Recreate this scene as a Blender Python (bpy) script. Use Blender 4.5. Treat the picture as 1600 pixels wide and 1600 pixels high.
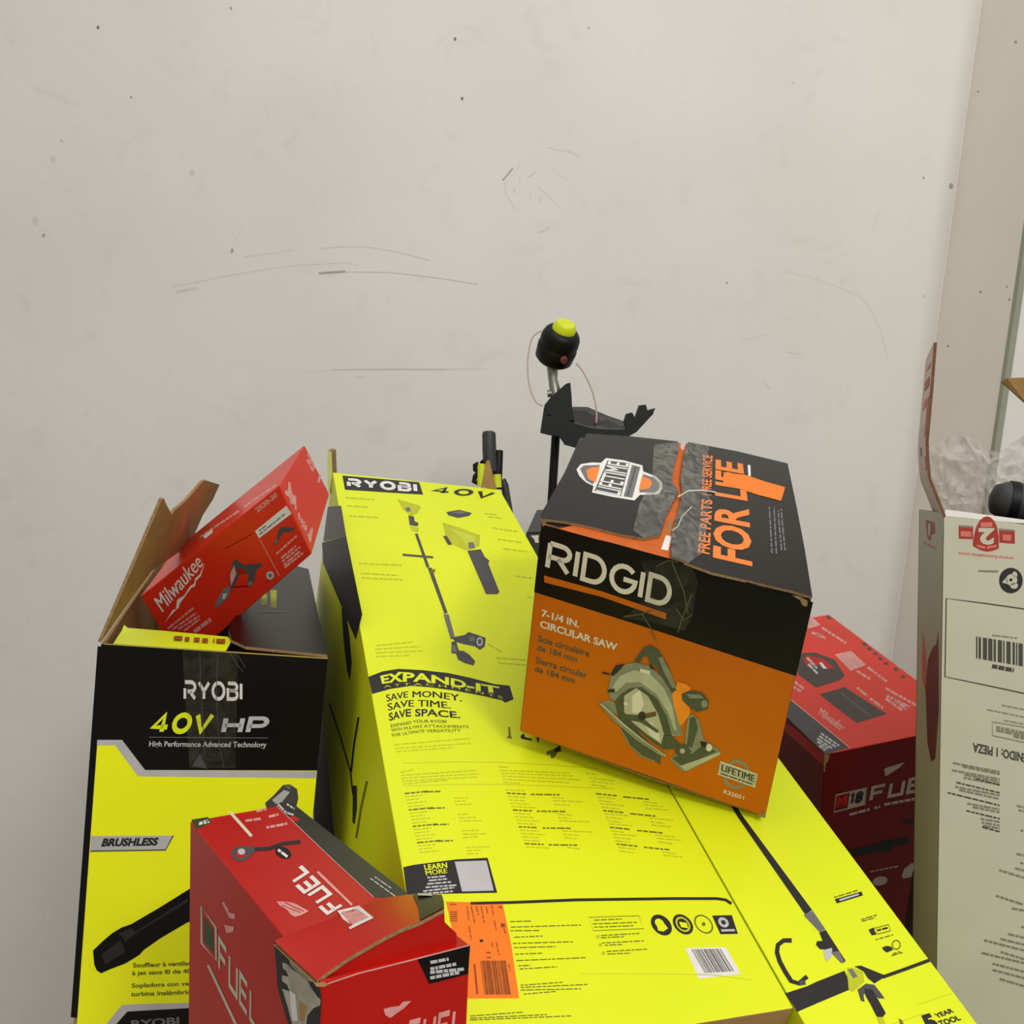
import bpy, bmesh, math, random
from mathutils import Vector as V, Matrix, noise
for o in list(bpy.data.objects): bpy.data.objects.remove(o)
SC = bpy.context.scene
COL = SC.collection
random.seed(7)

# ---------------------------------------------------------------- camera, world, lights, exposure
DZ = 0.6                      # the pallet stands on a bulk carton
CAM = V((0, 0, 1.475 + DZ))
CR = Matrix(((0.99595, 0.08989, 0.0), (0.00939, -0.10408, 0.99452), (0.0894, -0.9905, -0.1045)))   # columns: image right, image down, view
FPX = 1400.0
cd = bpy.data.cameras.new('camera')
cd.sensor_width = 36.0
cd.lens = FPX / 1600 * 36.0
cd.clip_start = 0.02
cam = bpy.data.objects.new('camera', cd)
COL.objects.link(cam)
m3 = Matrix((CR.col[0], -CR.col[1], -CR.col[2])).transposed()
cam.matrix_world = Matrix.Translation(CAM) @ m3.to_4x4()
SC.camera = cam

SC.view_settings.view_transform = 'Standard'
SC.view_settings.look = 'None'
SC.view_settings.exposure = 0.0
SC.view_settings.gamma = 1.0
SC.view_settings.use_curve_mapping = False

wd = bpy.data.worlds.new('warehouse_air')
SC.world = wd
wd.use_nodes = True
wn_ = wd.node_tree
bg = wn_.nodes['Background']
wtc = wn_.nodes.new('ShaderNodeTexCoord'); wsx = wn_.nodes.new('ShaderNodeSeparateXYZ'); wcr = wn_.nodes.new('ShaderNodeValToRGB')
wmr = wn_.nodes.new('ShaderNodeMapRange'); wmr.inputs[1].default_value = -1.0; wmr.inputs[2].default_value = 1.0
wcr.color_ramp.elements[0].position = 0.40; wcr.color_ramp.elements[0].color = (0.22, 0.21, 0.19, 1)      # the dim floor below
wcr.color_ramp.elements[1].position = 0.62; wcr.color_ramp.elements[1].color = (1.0, 0.99, 0.965, 1)      # the lit hall above
wn_.links.new(wtc.outputs['Generated'], wsx.inputs[0]); wn_.links.new(wsx.outputs['Z'], wmr.inputs[0]); wn_.links.new(wmr.outputs[0], wcr.inputs[0]); wn_.links.new(wcr.outputs[0], bg.inputs[0])
bg.inputs[1].default_value = 0.59

def area(name, loc, target, sx, sy, watts, colour):
    l = bpy.data.lights.new(name, 'AREA')
    l.shape = 'RECTANGLE'; l.size = sx; l.size_y = sy
    l.energy = watts; l.color = colour
    o = bpy.data.objects.new(name, l); COL.objects.link(o)
    o.location = loc
    o.rotation_euler = (V(target) - V(loc)).to_track_quat('-Z', 'Y').to_euler()
    return o
area('ceiling_light_key', (1.28, -1.70, 4.35), (0.05, 1.2, 1.7), 0.7, 0.5, 52, (1.0, 0.99, 0.965))
area('ceiling_light_front', (0.3, -4.5, 4.6), (0.0, 1.6, 1.8), 2.0, 1.0, 45, (1.0, 0.99, 0.965))
area('ceiling_light_overhead', (-0.2, 0.7, 4.9), (-0.2, 1.5, 1.4), 1.8, 1.2, 20, (1.0, 0.99, 0.965))
area('ceiling_light_high', (0.8, -1.0, 5.2), (0.0, 1.2, 1.6), 1.6, 1.6, 12, (1.0, 0.99, 0.965))

# ---------------------------------------------------------------- pixel rays (the photo is 1600 x 1600)
def ray(x, y):
    return CR @ V(((x - 800) / FPX, (y - 800) / FPX, 1.0))
def at(x, y, z):            # the point a pixel shows, z metres in front of the camera
    return CAM + ray(x, y) * z
def hit(x, y, q, n):
    r = ray(x, y)
    return CAM + r * ((q - CAM).dot(n) / r.dot(n))
def K(ox, oy, s):           # crop pixels -> photo pixels
    return lambda *p: [(ox + p[i] / s, oy + p[i + 1] / s) for i in range(0, len(p), 2)]

# ---------------------------------------------------------------- materials
def lin(c):
    return tuple(((v / 255) / 12.92 if v <= 10 else (((v / 255) + 0.055) / 1.055) ** 2.4) for v in c)
MATS = {}
def mat(name, rgb, rough=0.5, var=0.06, scale=25.0, bump=0.0, bscale=60.0, spec=0.35, metal=0.0, coat=0.0):
    if name in MATS: return MATS[name]
    m = bpy.data.materials.new(name); m.use_nodes = True
    nt = m.node_tree; b = nt.nodes['Principled BSDF']
    b.inputs['Roughness'].default_value = rough
    b.inputs['Specular IOR Level'].default_value = spec
    b.inputs['Metallic'].default_value = metal
    b.inputs['Coat Weight'].default_value = coat
    b.inputs['Coat Roughness'].default_value = 0.2
    c = lin(rgb)
    tc = nt.nodes.new('ShaderNodeTexCoord')
    nz = nt.nodes.new('ShaderNodeTexNoise'); nz.inputs['Scale'].default_value = scale; nz.inputs['Detail'].default_value = 4
    nt.links.new(tc.outputs['Object'], nz.inputs['Vector'])
    cr = nt.nodes.new('ShaderNodeValToRGB')
    cr.color_ramp.elements[0].position = 0.3; cr.color_ramp.elements[1].position = 0.7
    cr.color_ramp.elements[0].color = (*[max(0, v * (1 - var)) for v in c], 1)
    cr.color_ramp.elements[1].color = (*[min(1, v * (1 + var)) for v in c], 1)
    nt.links.new(nz.outputs['Fac'], cr.inputs[0]); nt.links.new(cr.outputs[0], b.inputs['Base Color'])
    if bump:
        n2 = nt.nodes.new('ShaderNodeTexNoise'); n2.inputs['Scale'].default_value = bscale; n2.inputs['Detail'].default_value = 3
        nt.links.new(tc.outputs['Object'], n2.inputs['Vector'])
        bp = nt.nodes.new('ShaderNodeBump'); bp.inputs['Strength'].default_value = bump; bp.inputs['Distance'].default_value = 0.004
        nt.links.new(n2.outputs['Fac'], bp.inputs['Height']); nt.links.new(bp.outputs[0], b.inputs['Normal'])
    MATS[name] = m
    return m
YEL = mat('yellow_print', (224, 233, 24), 0.42, 0.03, 6, 0.05, 14)
YELH = mat('warm_yellow_print', (248, 250, 20), 0.42, 0.03, 6, 0.05, 14)
REDL = mat('brightened_red_print', (214, 44, 22), 0.34, 0.05, 12, 0.05, 16, spec=0.45)  # also the lit top of the red box at the right
BLK = mat('black_print', (13, 12, 10), 0.34, 0.10, 30, 0.05, 12, spec=0.24)
INK = mat('dark_ink', (38, 36, 37), 0.5, 0.05)
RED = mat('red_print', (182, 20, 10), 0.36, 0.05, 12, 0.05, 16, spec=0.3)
DRED = mat('dark_and_shaded_red', (104, 6, 3), 0.4, 0.05, 12, spec=0.2)  # on the box at the right, shade put into the red
ORG = mat('orange_print', (192, 96, 2), 0.42, 0.04, 12, 0.04, 16)
ORGL = mat('lit_orange_ink', (242, 128, 48), 0.5, 0.04)  # orange with the top's light and gloss put into the colour
WHT = mat('white_ink', (226, 222, 214), 0.5, 0.04)
CREAM = mat('cream_ink', (214, 208, 184), 0.5, 0.04)
PINKW = mat('worn_white_ink', (214, 150, 142), 0.5, 0.15, 90)
SILV = mat('silver_ink', (186, 184, 184), 0.45, 0.06)
GRYM = mat('mid_grey_ink', (110, 108, 108), 0.5, 0.08)
GRYD = mat('dark_grey_ink', (74, 72, 74), 0.5, 0.08)
OLIV = mat('olive_ink', (186, 190, 28), 0.5, 0.06)
OLVD = mat('dark_olive_ink', (108, 110, 30), 0.5, 0.06)
OLVL = mat('pale_olive_ink', (198, 204, 60), 0.5, 0.06)
KRAFT = mat('kraft_cardboard', (168, 132, 84), 0.85, 0.10, 40, 0.08, 120, spec=0.2)
KRAFTD = mat('kraft_cut_edge', (150, 120, 84), 0.9, 0.25, 300, spec=0.1)
CARDW = mat('white_carton_board', (192, 189, 166), 0.55, 0.04, 10, 0.05, 18)
GREEN = mat('dark_green_ink', (48, 66, 30), 0.45, 0.08)
TAGO = mat('orange_sticker_paper', (250, 124, 30), 0.55, 0.03, 30)
TAGI = mat('sticker_brown_ink', (150, 74, 18), 0.6, 0.2, 200)
SAWG = mat('saw_picture_grey', (128, 132, 108), 0.5, 0.12, 60)
SAWD = mat('saw_picture_dark', (74, 80, 62), 0.5, 0.12, 60)
SAWL = mat('saw_picture_light', (176, 176, 146), 0.5, 0.10, 60)
PLAST = mat('black_plastic', (12, 12, 11), 0.5, 0.12, 40, 0.05, 200, spec=0.25)
PLASG = mat('charcoal_plastic', (54, 55, 56), 0.5, 0.1, 40)
PLASY = mat('lime_plastic', (206, 216, 30), 0.4, 0.05, 30)
METAL = mat('grey_metal', (150, 148, 140), 0.35, 0.08, 60, metal=0.7)
WOOD = mat('pallet_wood', (176, 146, 104), 0.8, 0.15, 20, 0.2, 60)
CONC = mat('concrete_floor', (140, 136, 128), 0.6, 0.1, 4, 0.1, 30)

def film(name, rgb, alpha, rough, wr=30.0):
    m = bpy.data.materials.new(name); m.use_nodes = True
    nt = m.node_tree; b = nt.nodes['Principled BSDF']; out = nt.nodes['Material Output']
    b.inputs['Base Color'].default_value = (*lin(rgb), 1); b.inputs['Roughness'].default_value = rough
    b.inputs['Specular IOR Level'].default_value = 0.6
    tr = nt.nodes.new('ShaderNodeBsdfTransparent'); mx = nt.nodes.new('ShaderNodeMixShader')
    tc = nt.nodes.new('ShaderNodeTexCoord')
    mp = nt.nodes.new('ShaderNodeMapping'); mp.inputs['Scale'].default_value = (1.0, 0.5, 1.0)
    nz = nt.nodes.new('ShaderNodeTexNoise'); nz.inputs['Scale'].default_value = wr; nz.inputs['Detail'].default_value = 6; nz.inputs['Distortion'].default_value = 1.5
    nt.links.new(tc.outputs['Object'], mp.inputs[0]); nt.links.new(mp.outputs[0], nz.inputs['Vector'])
    mr = nt.nodes.new('ShaderNodeMapRange'); mr.inputs[1].default_value = 0.35; mr.inputs[2].default_value = 0.7
    mr.inputs[3].default_value = alpha * (0.35 if wr > 16 else 0.12); mr.inputs[4].default_value = min(1, alpha * (1.5 if wr > 16 else 2.0))
    nt.links.new(nz.outputs['Fac'], mr.inputs[0]); nt.links.new(mr.outputs[0], mx.inputs[0])
    bp = nt.nodes.new('ShaderNodeBump'); bp.inputs['Strength'].default_value = 0.5 if wr > 16 else 0.12; bp.inputs['Distance'].default_value = 0.004
    nt.links.new(nz.outputs['Fac'], bp.inputs['Height']); nt.links.new(bp.outputs[0], b.inputs['Normal'])
    nt.links.new(tr.outputs[0], mx.inputs[1]); nt.links.new(b.outputs[0], mx.inputs[2]); nt.links.new(mx.outputs[0], out.inputs[0])
    MATS[name] = m
    return m
TAPE = film('clear_packing_tape', (150, 148, 138), 0.36, 0.22, 55)
TAPEC = film('thin_clear_tape', (120, 116, 96), 0.13, 0.15, 40)
PLFILM = film('clear_plastic_film', (206, 200, 192), 0.32, 0.07, 9)
LINE = mat('nylon_cutting_line', (196, 168, 156), 0.4, 0.05)

# ---------------------------------------------------------------- objects
ORG0 = {}
def empty(name, loc, label, cat, group=None):
    o = bpy.data.objects.new(name, None); COL.objects.link(o)
    o.empty_display_size = 0.05; o.location = loc
    o['label'] = label; o['category'] = cat
    if group: o['group'] = group
    ORG0[o.name] = V(loc)
    return o
class MB:
    def __init__(s): s.v = []; s.f = []; s.mi = []; s.m = []; s.smooth = set()
    def slot(s, m):
        if m not in s.m: s.m.append(m)
        return s.m.index(m)
    def poly(s, pts, m, smooth=False):
        b = len(s.v); s.v += [V(p) for p in pts]
        s.f.append(list(range(b, b + len(pts)))); s.mi.append(s.slot(m))
        if smooth: s.smooth.add(len(s.f) - 1)
    def raw(s, vs, fs, m, smooth=False):
        b = len(s.v); s.v += [V(p) for p in vs]; k = s.slot(m)
        for f in fs:
            s.f.append([b + i for i in f]); s.mi.append(k)
            if smooth: s.smooth.add(len(s.f) - 1)
    def prism(s, pts, off, m_out, m_in=None, m_edge=None):     # a board: outline + thickness vector
        m_in = m_in or m_out; m_edge = m_edge or KRAFTD
        pts = [V(p) for p in pts]; q = [p + off for p in pts]; n = len(pts)
        s.poly(pts, m_out); s.poly(q[::-1], m_in)
        for i in range(n):
            j = (i + 1) % n
            s.poly([pts[i], q[i], q[j], pts[j]], m_edge)
    def strip(s, rows, m, smooth=True):                         # grid of points
        n = len(rows[0]); vs = [p for r in rows for p in r]; fs = []
        for i in range(len(rows) - 1):
            for j in range(n - 1):
                fs.append([i * n + j, i * n + j + 1, (i + 1) * n + j + 1, (i + 1) * n + j])
        s.raw(vs, fs, m, smooth)
    def tube(s, path, rad, m, seg=12, cap=True):
        path = [V(p) for p in path]
        if not isinstance(rad, (list, tuple)): rad = [rad] * len(path)
        rows = []; ref = None
        for i, p in enumerate(path):
            t = (path[min(i + 1, len(path) - 1)] - path[max(i - 1, 0)]).normalized()
            if ref is None: ref = t.orthogonal().normalized()
            ref = (ref - t * ref.dot(t)).normalized(); bi = t.cross(ref)
            rows.append([p + (ref * math.cos(a) + bi * math.sin(a)) * rad[i] for a in [2 * math.pi * k / seg for k in range(seg)]])
        b = len(s.v); vs = [p for r in rows for p in r]; fs = []
        for i in range(len(rows) - 1):
            for j in range(seg):
                fs.append([i * seg + j, i * seg + (j + 1) % seg, (i + 1) * seg + (j + 1) % seg, (i + 1) * seg + j])
        s.raw(vs, fs, m, True)
        if cap:
            s.poly(rows[0][::-1], m); s.poly(rows[-1], m)
    def groups(s):                                               # faces that lie close together are one printed piece
        n = len(s.f); lo = []; hi = []; sz = []
        for f in s.f:
            p = [s.v[i] for i in f]
            a = [min(q[k] for q in p) for k in range(3)]; b = [max(q[k] for q in p) for k in range(3)]
            lo.append(a); hi.append(b); sz.append(max(b[k] - a[k] for k in range(3)))
        g = list(range(n))
        def find(i):
            while g[i] != i: g[i] = g[g[i]]; i = g[i]
            return i
        for i in range(n):
            for j in range(i):
                d = 0.0
                for k in range(3):
                    e = max(0.0, lo[i][k] - hi[j][k], lo[j][k] - hi[i][k]); d += e * e
                if d <= max(0.019, 0.48 * max(sz[i], sz[j])) ** 2:
                    a, b = find(i), find(j)
                    if a != b: g[a] = b
        out = {}
        for i in range(n): out.setdefault(find(i), []).append(i)
        return sorted(out.values(), key=lambda l: -len(l))
    def build(s, name, parent=None, label=None, bevel=0.0, weld=False, seg=2):
        if parent is not None and not bevel and not weld and 1 < len(s.f) < 1500:
            G = s.groups()
            if len(G) > 1:
                first = None
                for L in G:
                    m = MB(); used = {}
                    for i in L:
                        f = []
                        for v in s.f[i]:
                            if v not in used: used[v] = len(m.v); m.v.append(s.v[v])
                            f.append(used[v])
                        m.f.append(f); m.mi.append(m.slot(s.m[s.mi[i]]))
                        if i in s.smooth: m.smooth.add(len(m.f) - 1)
                    o = m._build(name, parent, label); first = first or o
                return first
        return s._build(name, parent, label, bevel, weld, seg)
    def _build(s, name, parent=None, label=None, bevel=0.0, weld=False, seg=2):
        me = bpy.data.meshes.new(name)
        root = parent
        while root is not None and root.parent is not None: root = root.parent
        org = ORG0.get(root.name, V((0, 0, 0))) if root else V((0, 0, 0))
        me.from_pydata([tuple(p - org) for p in s.v], [], s.f)
        for m in s.m: me.materials.append(m)
        for i, p in enumerate(me.polygons):
            p.material_index = s.mi[i]; p.use_smooth = i in s.smooth
        if weld or bevel:
            bm = bmesh.new(); bm.from_mesh(me)
            bmesh.ops.remove_doubles(bm, verts=bm.verts, dist=1e-5)
            bmesh.ops.recalc_face_normals(bm, faces=bm.faces)
            if bevel:
                es = [e for e in bm.edges if e.is_manifold and e.calc_face_angle(0) > 0.3]
                bmesh.ops.bevel(bm, geom=es, offset=bevel, segments=seg, affect='EDGES', profile=0.5, material=-1)
            bm.to_mesh(me); bm.free()
        me.update()
        o = bpy.data.objects.new(name, me); COL.objects.link(o)
        if parent: o.parent = parent
        if label: o['label'] = label
        return o
def struct(o):
    o['kind'] = 'structure'; return o

# ---------------------------------------------------------------- printing on flat faces
BF = {}
def glyphs(txt, bold):
    k = (txt, bold)
    if k in BF: return BF[k]
    cu = bpy.data.curves.new('t', 'FONT'); cu.body = txt; cu.size = 1.0; cu.offset = bold; cu.resolution_u = 3
    ob = bpy.data.objects.new('t', cu); COL.objects.link(ob)
    dg = bpy.context.evaluated_depsgraph_get(); dg.update()
    me = bpy.data.meshes.new_from_object(ob.evaluated_get(dg))
    vs = [(v.co.x, v.co.y) for v in me.vertices]; fs = [list(p.vertices) for p in me.polygons]
    bpy.data.objects.remove(ob); bpy.data.curves.remove(cu); bpy.data.meshes.remove(me)
    x0 = min(v[0] for v in vs); x1 = max(v[0] for v in vs)
    cap = 0.69
    vs = [((x - x0) / (x1 - x0), y / cap) for x, y in vs]
    BF[k] = (vs, fs); return BF[k]
def arc(cx, cy, rx, ry, a0, a1, n=7):
    return [(cx + rx * math.cos(math.radians(a0 + (a1 - a0) * i / n)), cy + ry * math.sin(math.radians(a0 + (a1 - a0) * i / n))) for i in range(n + 1)]
LET = {   # centre lines in a cell of width w (first entry) and height 1
 'R': (.72, [[(0, 0), (0, 1)] , [(0, 1)] + arc(.44, .73, .28, .27, 90, -90) + [(0, .46)], [(.34, .46), (.72, 0)]]),
 'r': (.74, [[(0, .62), (0, 0)], [(0, 1)] + arc(.46, .72, .28, .28, 90, -90) + [(.2, .44)], [(.36, .44), (.74, 0)]]),
 'Y': (.74, [[(0, 1), (.37, .48), (.37, 0)], [(.74, 1), (.37, .48)]]),
 'O': (.82, [arc(.41, .5, .41, .5, 0, 360, 20)]),
 'B': (.68, [[(0, 1)] + arc(.43, .77, .23, .23, 90, -90) + [(.14, .54)], [(.14, .54)] + arc(.43, .27, .25, .27, 90, -90) + [(0, 0), (0, .7)]]),
 'I': (.0, [[(0, 0), (0, 1)]]),
 'D': (.72, [[(0, 0), (0, 1)] + arc(.32, .5, .40, .5, 90, -90, 12) + [(0, 0)]]),
 'G': (.80, [arc(.42, .5, .42, .5, 42, 360, 16) + [(.42, .5)]]),
 'F': (.70, [[(0, 0), (0, 1), (.7, 1)], [(0, .52), (.6, .52)]]),
 'U': (.72, [[(0, 1), (0, 0), (.72, 0), (.72, 1)]]),
 'E': (.70, [[(.7, 1), (0, 1), (0, 0), (.7, 0)], [(0, .5), (.62, .5)]]),
 'L': (.62, [[(0, 1), (0, 0), (.62, 0)]]),
 'M': (.8, [[(0, 0), (0, 1), (.4, .4), (.8, 1), (.8, 0)]]),
 '1': (.2, [[(0, .85), (.2, 1), (.2, 0)]]),
 '8': (.56, [arc(.28, .75, .26, .25, 0, 360, 12), arc(.28, .26, .28, .26, 0, 360, 12)]),
 '4': (.78, [[(.78, .28), (0, .28), (.52, 1), (.52, 0)]]),
 '0': (.82, [arc(.41, .5, .41, .5, 0, 360, 16)]),
 'V': (.78, [[(0, 1), (.36, 0), (.78, 1)]]),
 'H': (.74, [[(0, 0), (0, 1)], [(.74, 0), (.74, 1)], [(0, .5), (.74, .5)]]),
 'P': (.72, [[(0, 0), (0, 1)] + arc(.5, .72, .24, .28, 90, -90) + [(0, .44)]]),
}
def strokes(word, t, gap):
    vs = []; fs = []; x = 0
    for ch in word:
        w, lines = LET[ch]
        for ln in lines:
            closed = abs(ln[0][0] - ln[-1][0]) < 1e-6 and abs(ln[0][1] - ln[-1][1]) < 1e-6 and len(ln) > 3
            P = [(x + t / 2 + p[0], t / 2 + p[1] * (1 - t)) for p in ln]
            if closed: P = P[:-1]
            n = len(P); L = []; Rr = []
            for i in range(n):
                a = P[i - 1] if (i or closed) else None; c = P[(i + 1) % n] if (i < n - 1 or closed) else None
                def nrm(p, q):
                    d = V((q[0] - p[0], q[1] - p[1])); d = d.normalized() if d.length > 1e-9 else V((1, 0)); return V((-d.y, d.x))
                n1 = nrm(a, P[i]) if a else None; n2 = nrm(P[i], c) if c else None
                if n1 is None: n1 = n2
                if n2 is None: n2 = n1
                mm = (n1 + n2); mm = mm.normalized() if mm.length > 1e-6 else n1
                k = t / 2 / max(0.72, mm.dot(n1))
                L.append((P[i][0] + mm.x * k, P[i][1] + mm.y * k)); Rr.append((P[i][0] - mm.x * k, P[i][1] - mm.y * k))
            b = len(vs); vs += L + Rr
            for i in range(n if closed else n - 1):
                j = (i + 1) % n
                fs.append([b + i, b + j, b + n + j, b + n + i])
        x += w + t + gap
    W = x - gap
    return [(a / W, b) for a, b in vs], fs
def lerp(pts, u):
    u = u * (len(pts) - 1); i = int(min(max(math.floor(u), 0), len(pts) - 2)); f = u - i
    return (pts[i][0] + (pts[i + 1][0] - pts[i][0]) * f, pts[i][1] + (pts[i + 1][1] - pts[i][1]) * f)
class Face:
    """a flat printed face: q a point on it, n its outward normal"""
    def __init__(s, a, b, c, toward=None):
        s.q = V(a); n = (V(b) - V(a)).cross(V(c) - V(a)).normalized()
        t = (V(toward) if toward else CAM) - s.q
        s.n = n if n.dot(t) > 0 else -n
    def p(s, xy, h=0.0): return hit(xy[0], xy[1], s.q + s.n * h, s.n)
    def poly(s, mb, pts, m, k=1): mb.poly([s.p(p, 0.00014 * k) for p in pts], m)
    def line(s, mb, pts, w, m, k=1, closed=False):
        n = len(pts); L = []; R = []
        for i in range(n):
            a = pts[(i - 1) % n] if (i or closed) else pts[i]; c = pts[(i + 1) % n] if (i < n - 1 or closed) else pts[i]
            d = V((c[0] - a[0], c[1] - a[1])); d = d.normalized() if d.length else V((1, 0))
            L.append((pts[i][0] - d.y * w / 2, pts[i][1] + d.x * w / 2)); R.append((pts[i][0] + d.y * w / 2, pts[i][1] - d.x * w / 2))
        for i in range(n if closed else n - 1):
            j = (i + 1) % n
            s.poly(mb, [L[i], L[j], R[j], R[i]], m, k)
    def bar(s, mb, x0, y0, x1, y1, w, m, k=1): s.line(mb, [(x0, y0), (x1, y1)], w, m, k)
    def ell(s, mb, cx, cy, rx, ry, m, k=1, rot=0, inner=0.0, n=20, shear=0.0):
        c, sn = math.cos(math.radians(rot)), math.sin(math.radians(rot))
        def pt(a, f): 
            x, y = rx * f * math.cos(a), ry * f * math.sin(a); x += shear * y
            return (cx + x * c - y * sn, cy + x * sn + y * c)
        if not inner: s.poly(mb, [pt(2 * math.pi * i / n, 1) for i in range(n)], m, k)
        else:
            for i in range(n):
                a, b = 2 * math.pi * i / n, 2 * math.pi * (i + 1) / n
                s.poly(mb, [pt(a, 1), pt(b, 1), pt(b, inner), pt(a, inner)], m, k)
    def _map(s, mb, vs, fs, bot, top, m, k):
        pts = []
        for u, v in vs:
            a, b = lerp(bot, u), lerp(top, u)
            pts.append(s.p((a[0] + (b[0] - a[0]) * v, a[1] + (b[1] - a[1]) * v), 0.00014 * k))
        mb.raw(pts, fs, m)
    def text(s, mb, txt, bot, top, m, k=2, bold=0.012):
        if 'M' in txt and bold > 0.012:          # a fat M closes up: print it twice, slightly shifted
            vs, fs = glyphs(txt, 0.0); dx = 0.09 * bold / 0.03 / max(6, len(txt))
            for i, o_ in enumerate((0.0, 0.5, 1.0)): s._map(mb, [(u * (1 - dx) + dx * o_, v) for u, v in vs], fs, bot, top, m, k + 0.3 * i)
            return
        vs, fs = glyphs(txt, bold); s._map(mb, vs, fs, bot, top, m, k)
    def logo(s, mb, word, bot, top, m, k=2, t=0.2, gap=0.14):
        vs, fs = strokes(word, t, gap); s._map(mb, vs, fs, bot, top, m, k)
    def lines(s, mb, rows, w, m, k=1, brk=True, seed=1):       # greeked small print: each row broken into word-sized bars
        r = random.Random(seed)
        for x0, y0, x1, y1 in rows:
            L = math.hypot(x1 - x0, y1 - y0); t = 0.0
            while t < L - 1:
                wl = r.uniform(4, 13) if brk else L
                e = min(L, t + wl)
                s.bar(mb, x0 + (x1 - x0) * t / L, y0 + (y1 - y0) * t / L, x0 + (x1 - x0) * e / L, y0 + (y1 - y0) * e / L, w, m, k)
                t = e + 1.6

def hexa(mb, c, mats):      # closed carton; mats: front, right, left, top, bottom, back
    f = {'front': '000 010 110 100', 'right': '100 110 111 101', 'left': '000 001 011 010', 'top': '000 100 101 001', 'bottom': '010 011 111 110', 'back': '001 101 111 011'}
    for k, s_ in f.items():
        mb.poly([c[i] for i in s_.split()], mats.get(k, mats['front']))
def base(c):
    lo = min(p.z for p in c.values()); s = V((0, 0, 0))
    for p in c.values(): s += p / 8
    return V((s.x, s.y, lo))
BOX = {
'A': {'000':(-0.3525,1.7303,1.3387), '001':(-0.3814,1.8058,1.1022), '010':(-0.0203,0.6638,0.9579), '011':(-0.0492,0.7393,0.7214), '100':(-0.0288,1.8183,1.3274), '101':(-0.0576,1.8938,1.0908), '110':(0.3014,0.7808,0.9560), '111':(0.2725,0.8563,0.7194)},
'B': {'000':(0.1166,1.3679,1.1661), '001':(0.1109,1.4404,0.9584), '010':(0.3520,0.6284,0.9014), '011':(0.3463,0.7009,0.6938), '100':(0.2759,1.4144,1.1780), '101':(0.2701,1.4869,0.9703), '110':(0.5112,0.6748,0.9132), '111':(0.5055,0.7473,0.7056)},
'R': {'000':(0.0326,0.9484,1.3700), '001':(0.0839,1.2371,1.4628), '010':(0.0325,1.0332,1.1057), '011':(0.0838,1.3217,1.1984), '100':(0.3173,0.9131,1.3165), '101':(0.3967,1.3156,1.4446), '110':(0.3247,0.9998,1.0418), '111':(0.4040,1.4023,1.1700)},
'H': {'000':(-0.4982,1.0951,1.1478), '001':(-0.6693,1.7106,1.1469), '010':(-0.5233,1.0865,0.1482), '011':(-0.6945,1.7020,0.1472), '100':(-0.2282,1.1704,1.1332), '101':(-0.3993,1.7859,1.1322), '110':(-0.2506,1.1625,0.1335), '111':(-0.4217,1.7780,0.1325)},
'M': {'000':(-0.5433,1.3186,1.1601), '001':(-0.5411,1.4424,1.2134), '010':(-0.4954,1.3695,1.0412), '011':(-0.4932,1.4932,1.0944), '100':(-0.3237,1.2313,1.3528), '101':(-0.3214,1.3550,1.4060), '110':(-0.2817,1.2734,1.2543), '111':(-0.2874,1.3976,1.3304)},
'F': {'000':(-0.1006,0.5678,1.0858), '001':(-0.2827,0.8263,1.0613), '010':(-0.0820,0.5477,0.8684), '011':(-0.2656,0.8059,0.8405), '100':(-0.0019,0.6388,1.0773), '101':(-0.2019,0.9039,1.0523), '110':(0.0085,0.6186,0.8589), '111':(-0.1908,0.8836,0.8328)},
'MR': {'000':(0.5086,1.3236,1.0090), '001':(0.4042,1.7228,1.0871), '010':(0.5729,1.4193,0.6052), '011':(0.4686,1.8186,0.6832), '100':(0.7580,1.3784,1.0619), '101':(0.6536,1.7777,1.1399), '110':(0.8224,1.4742,0.6580), '111':(0.7181,1.8734,0.7360)},
'W': {'000':(0.5284,1.0988,1.4059), '001':(0.5719,1.2629,1.3978), '010':(0.6005,1.0036,0.4633), '011':(0.6441,1.1677,0.4552), '100':(0.7792,1.0306,1.3965), '101':(0.8227,1.1947,1.3883), '110':(0.8513,0.9354,0.4539), '111':(0.8949,1.0995,0.4458)},
}
BOX = {k: {q: V(p) + V((0, 0, DZ)) for q, p in b.items()} for k, b in BOX.items()}
for q in ('000', '010', '100', '110'):       # the long yellow box is 0.34 m deep
    BOX['A'][q[:2] + '1'] = BOX['A'][q] + (BOX['A'][q[:2] + '1'] - BOX['A'][q]) * 1.36
Z = V((0, 0, 1))

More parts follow.
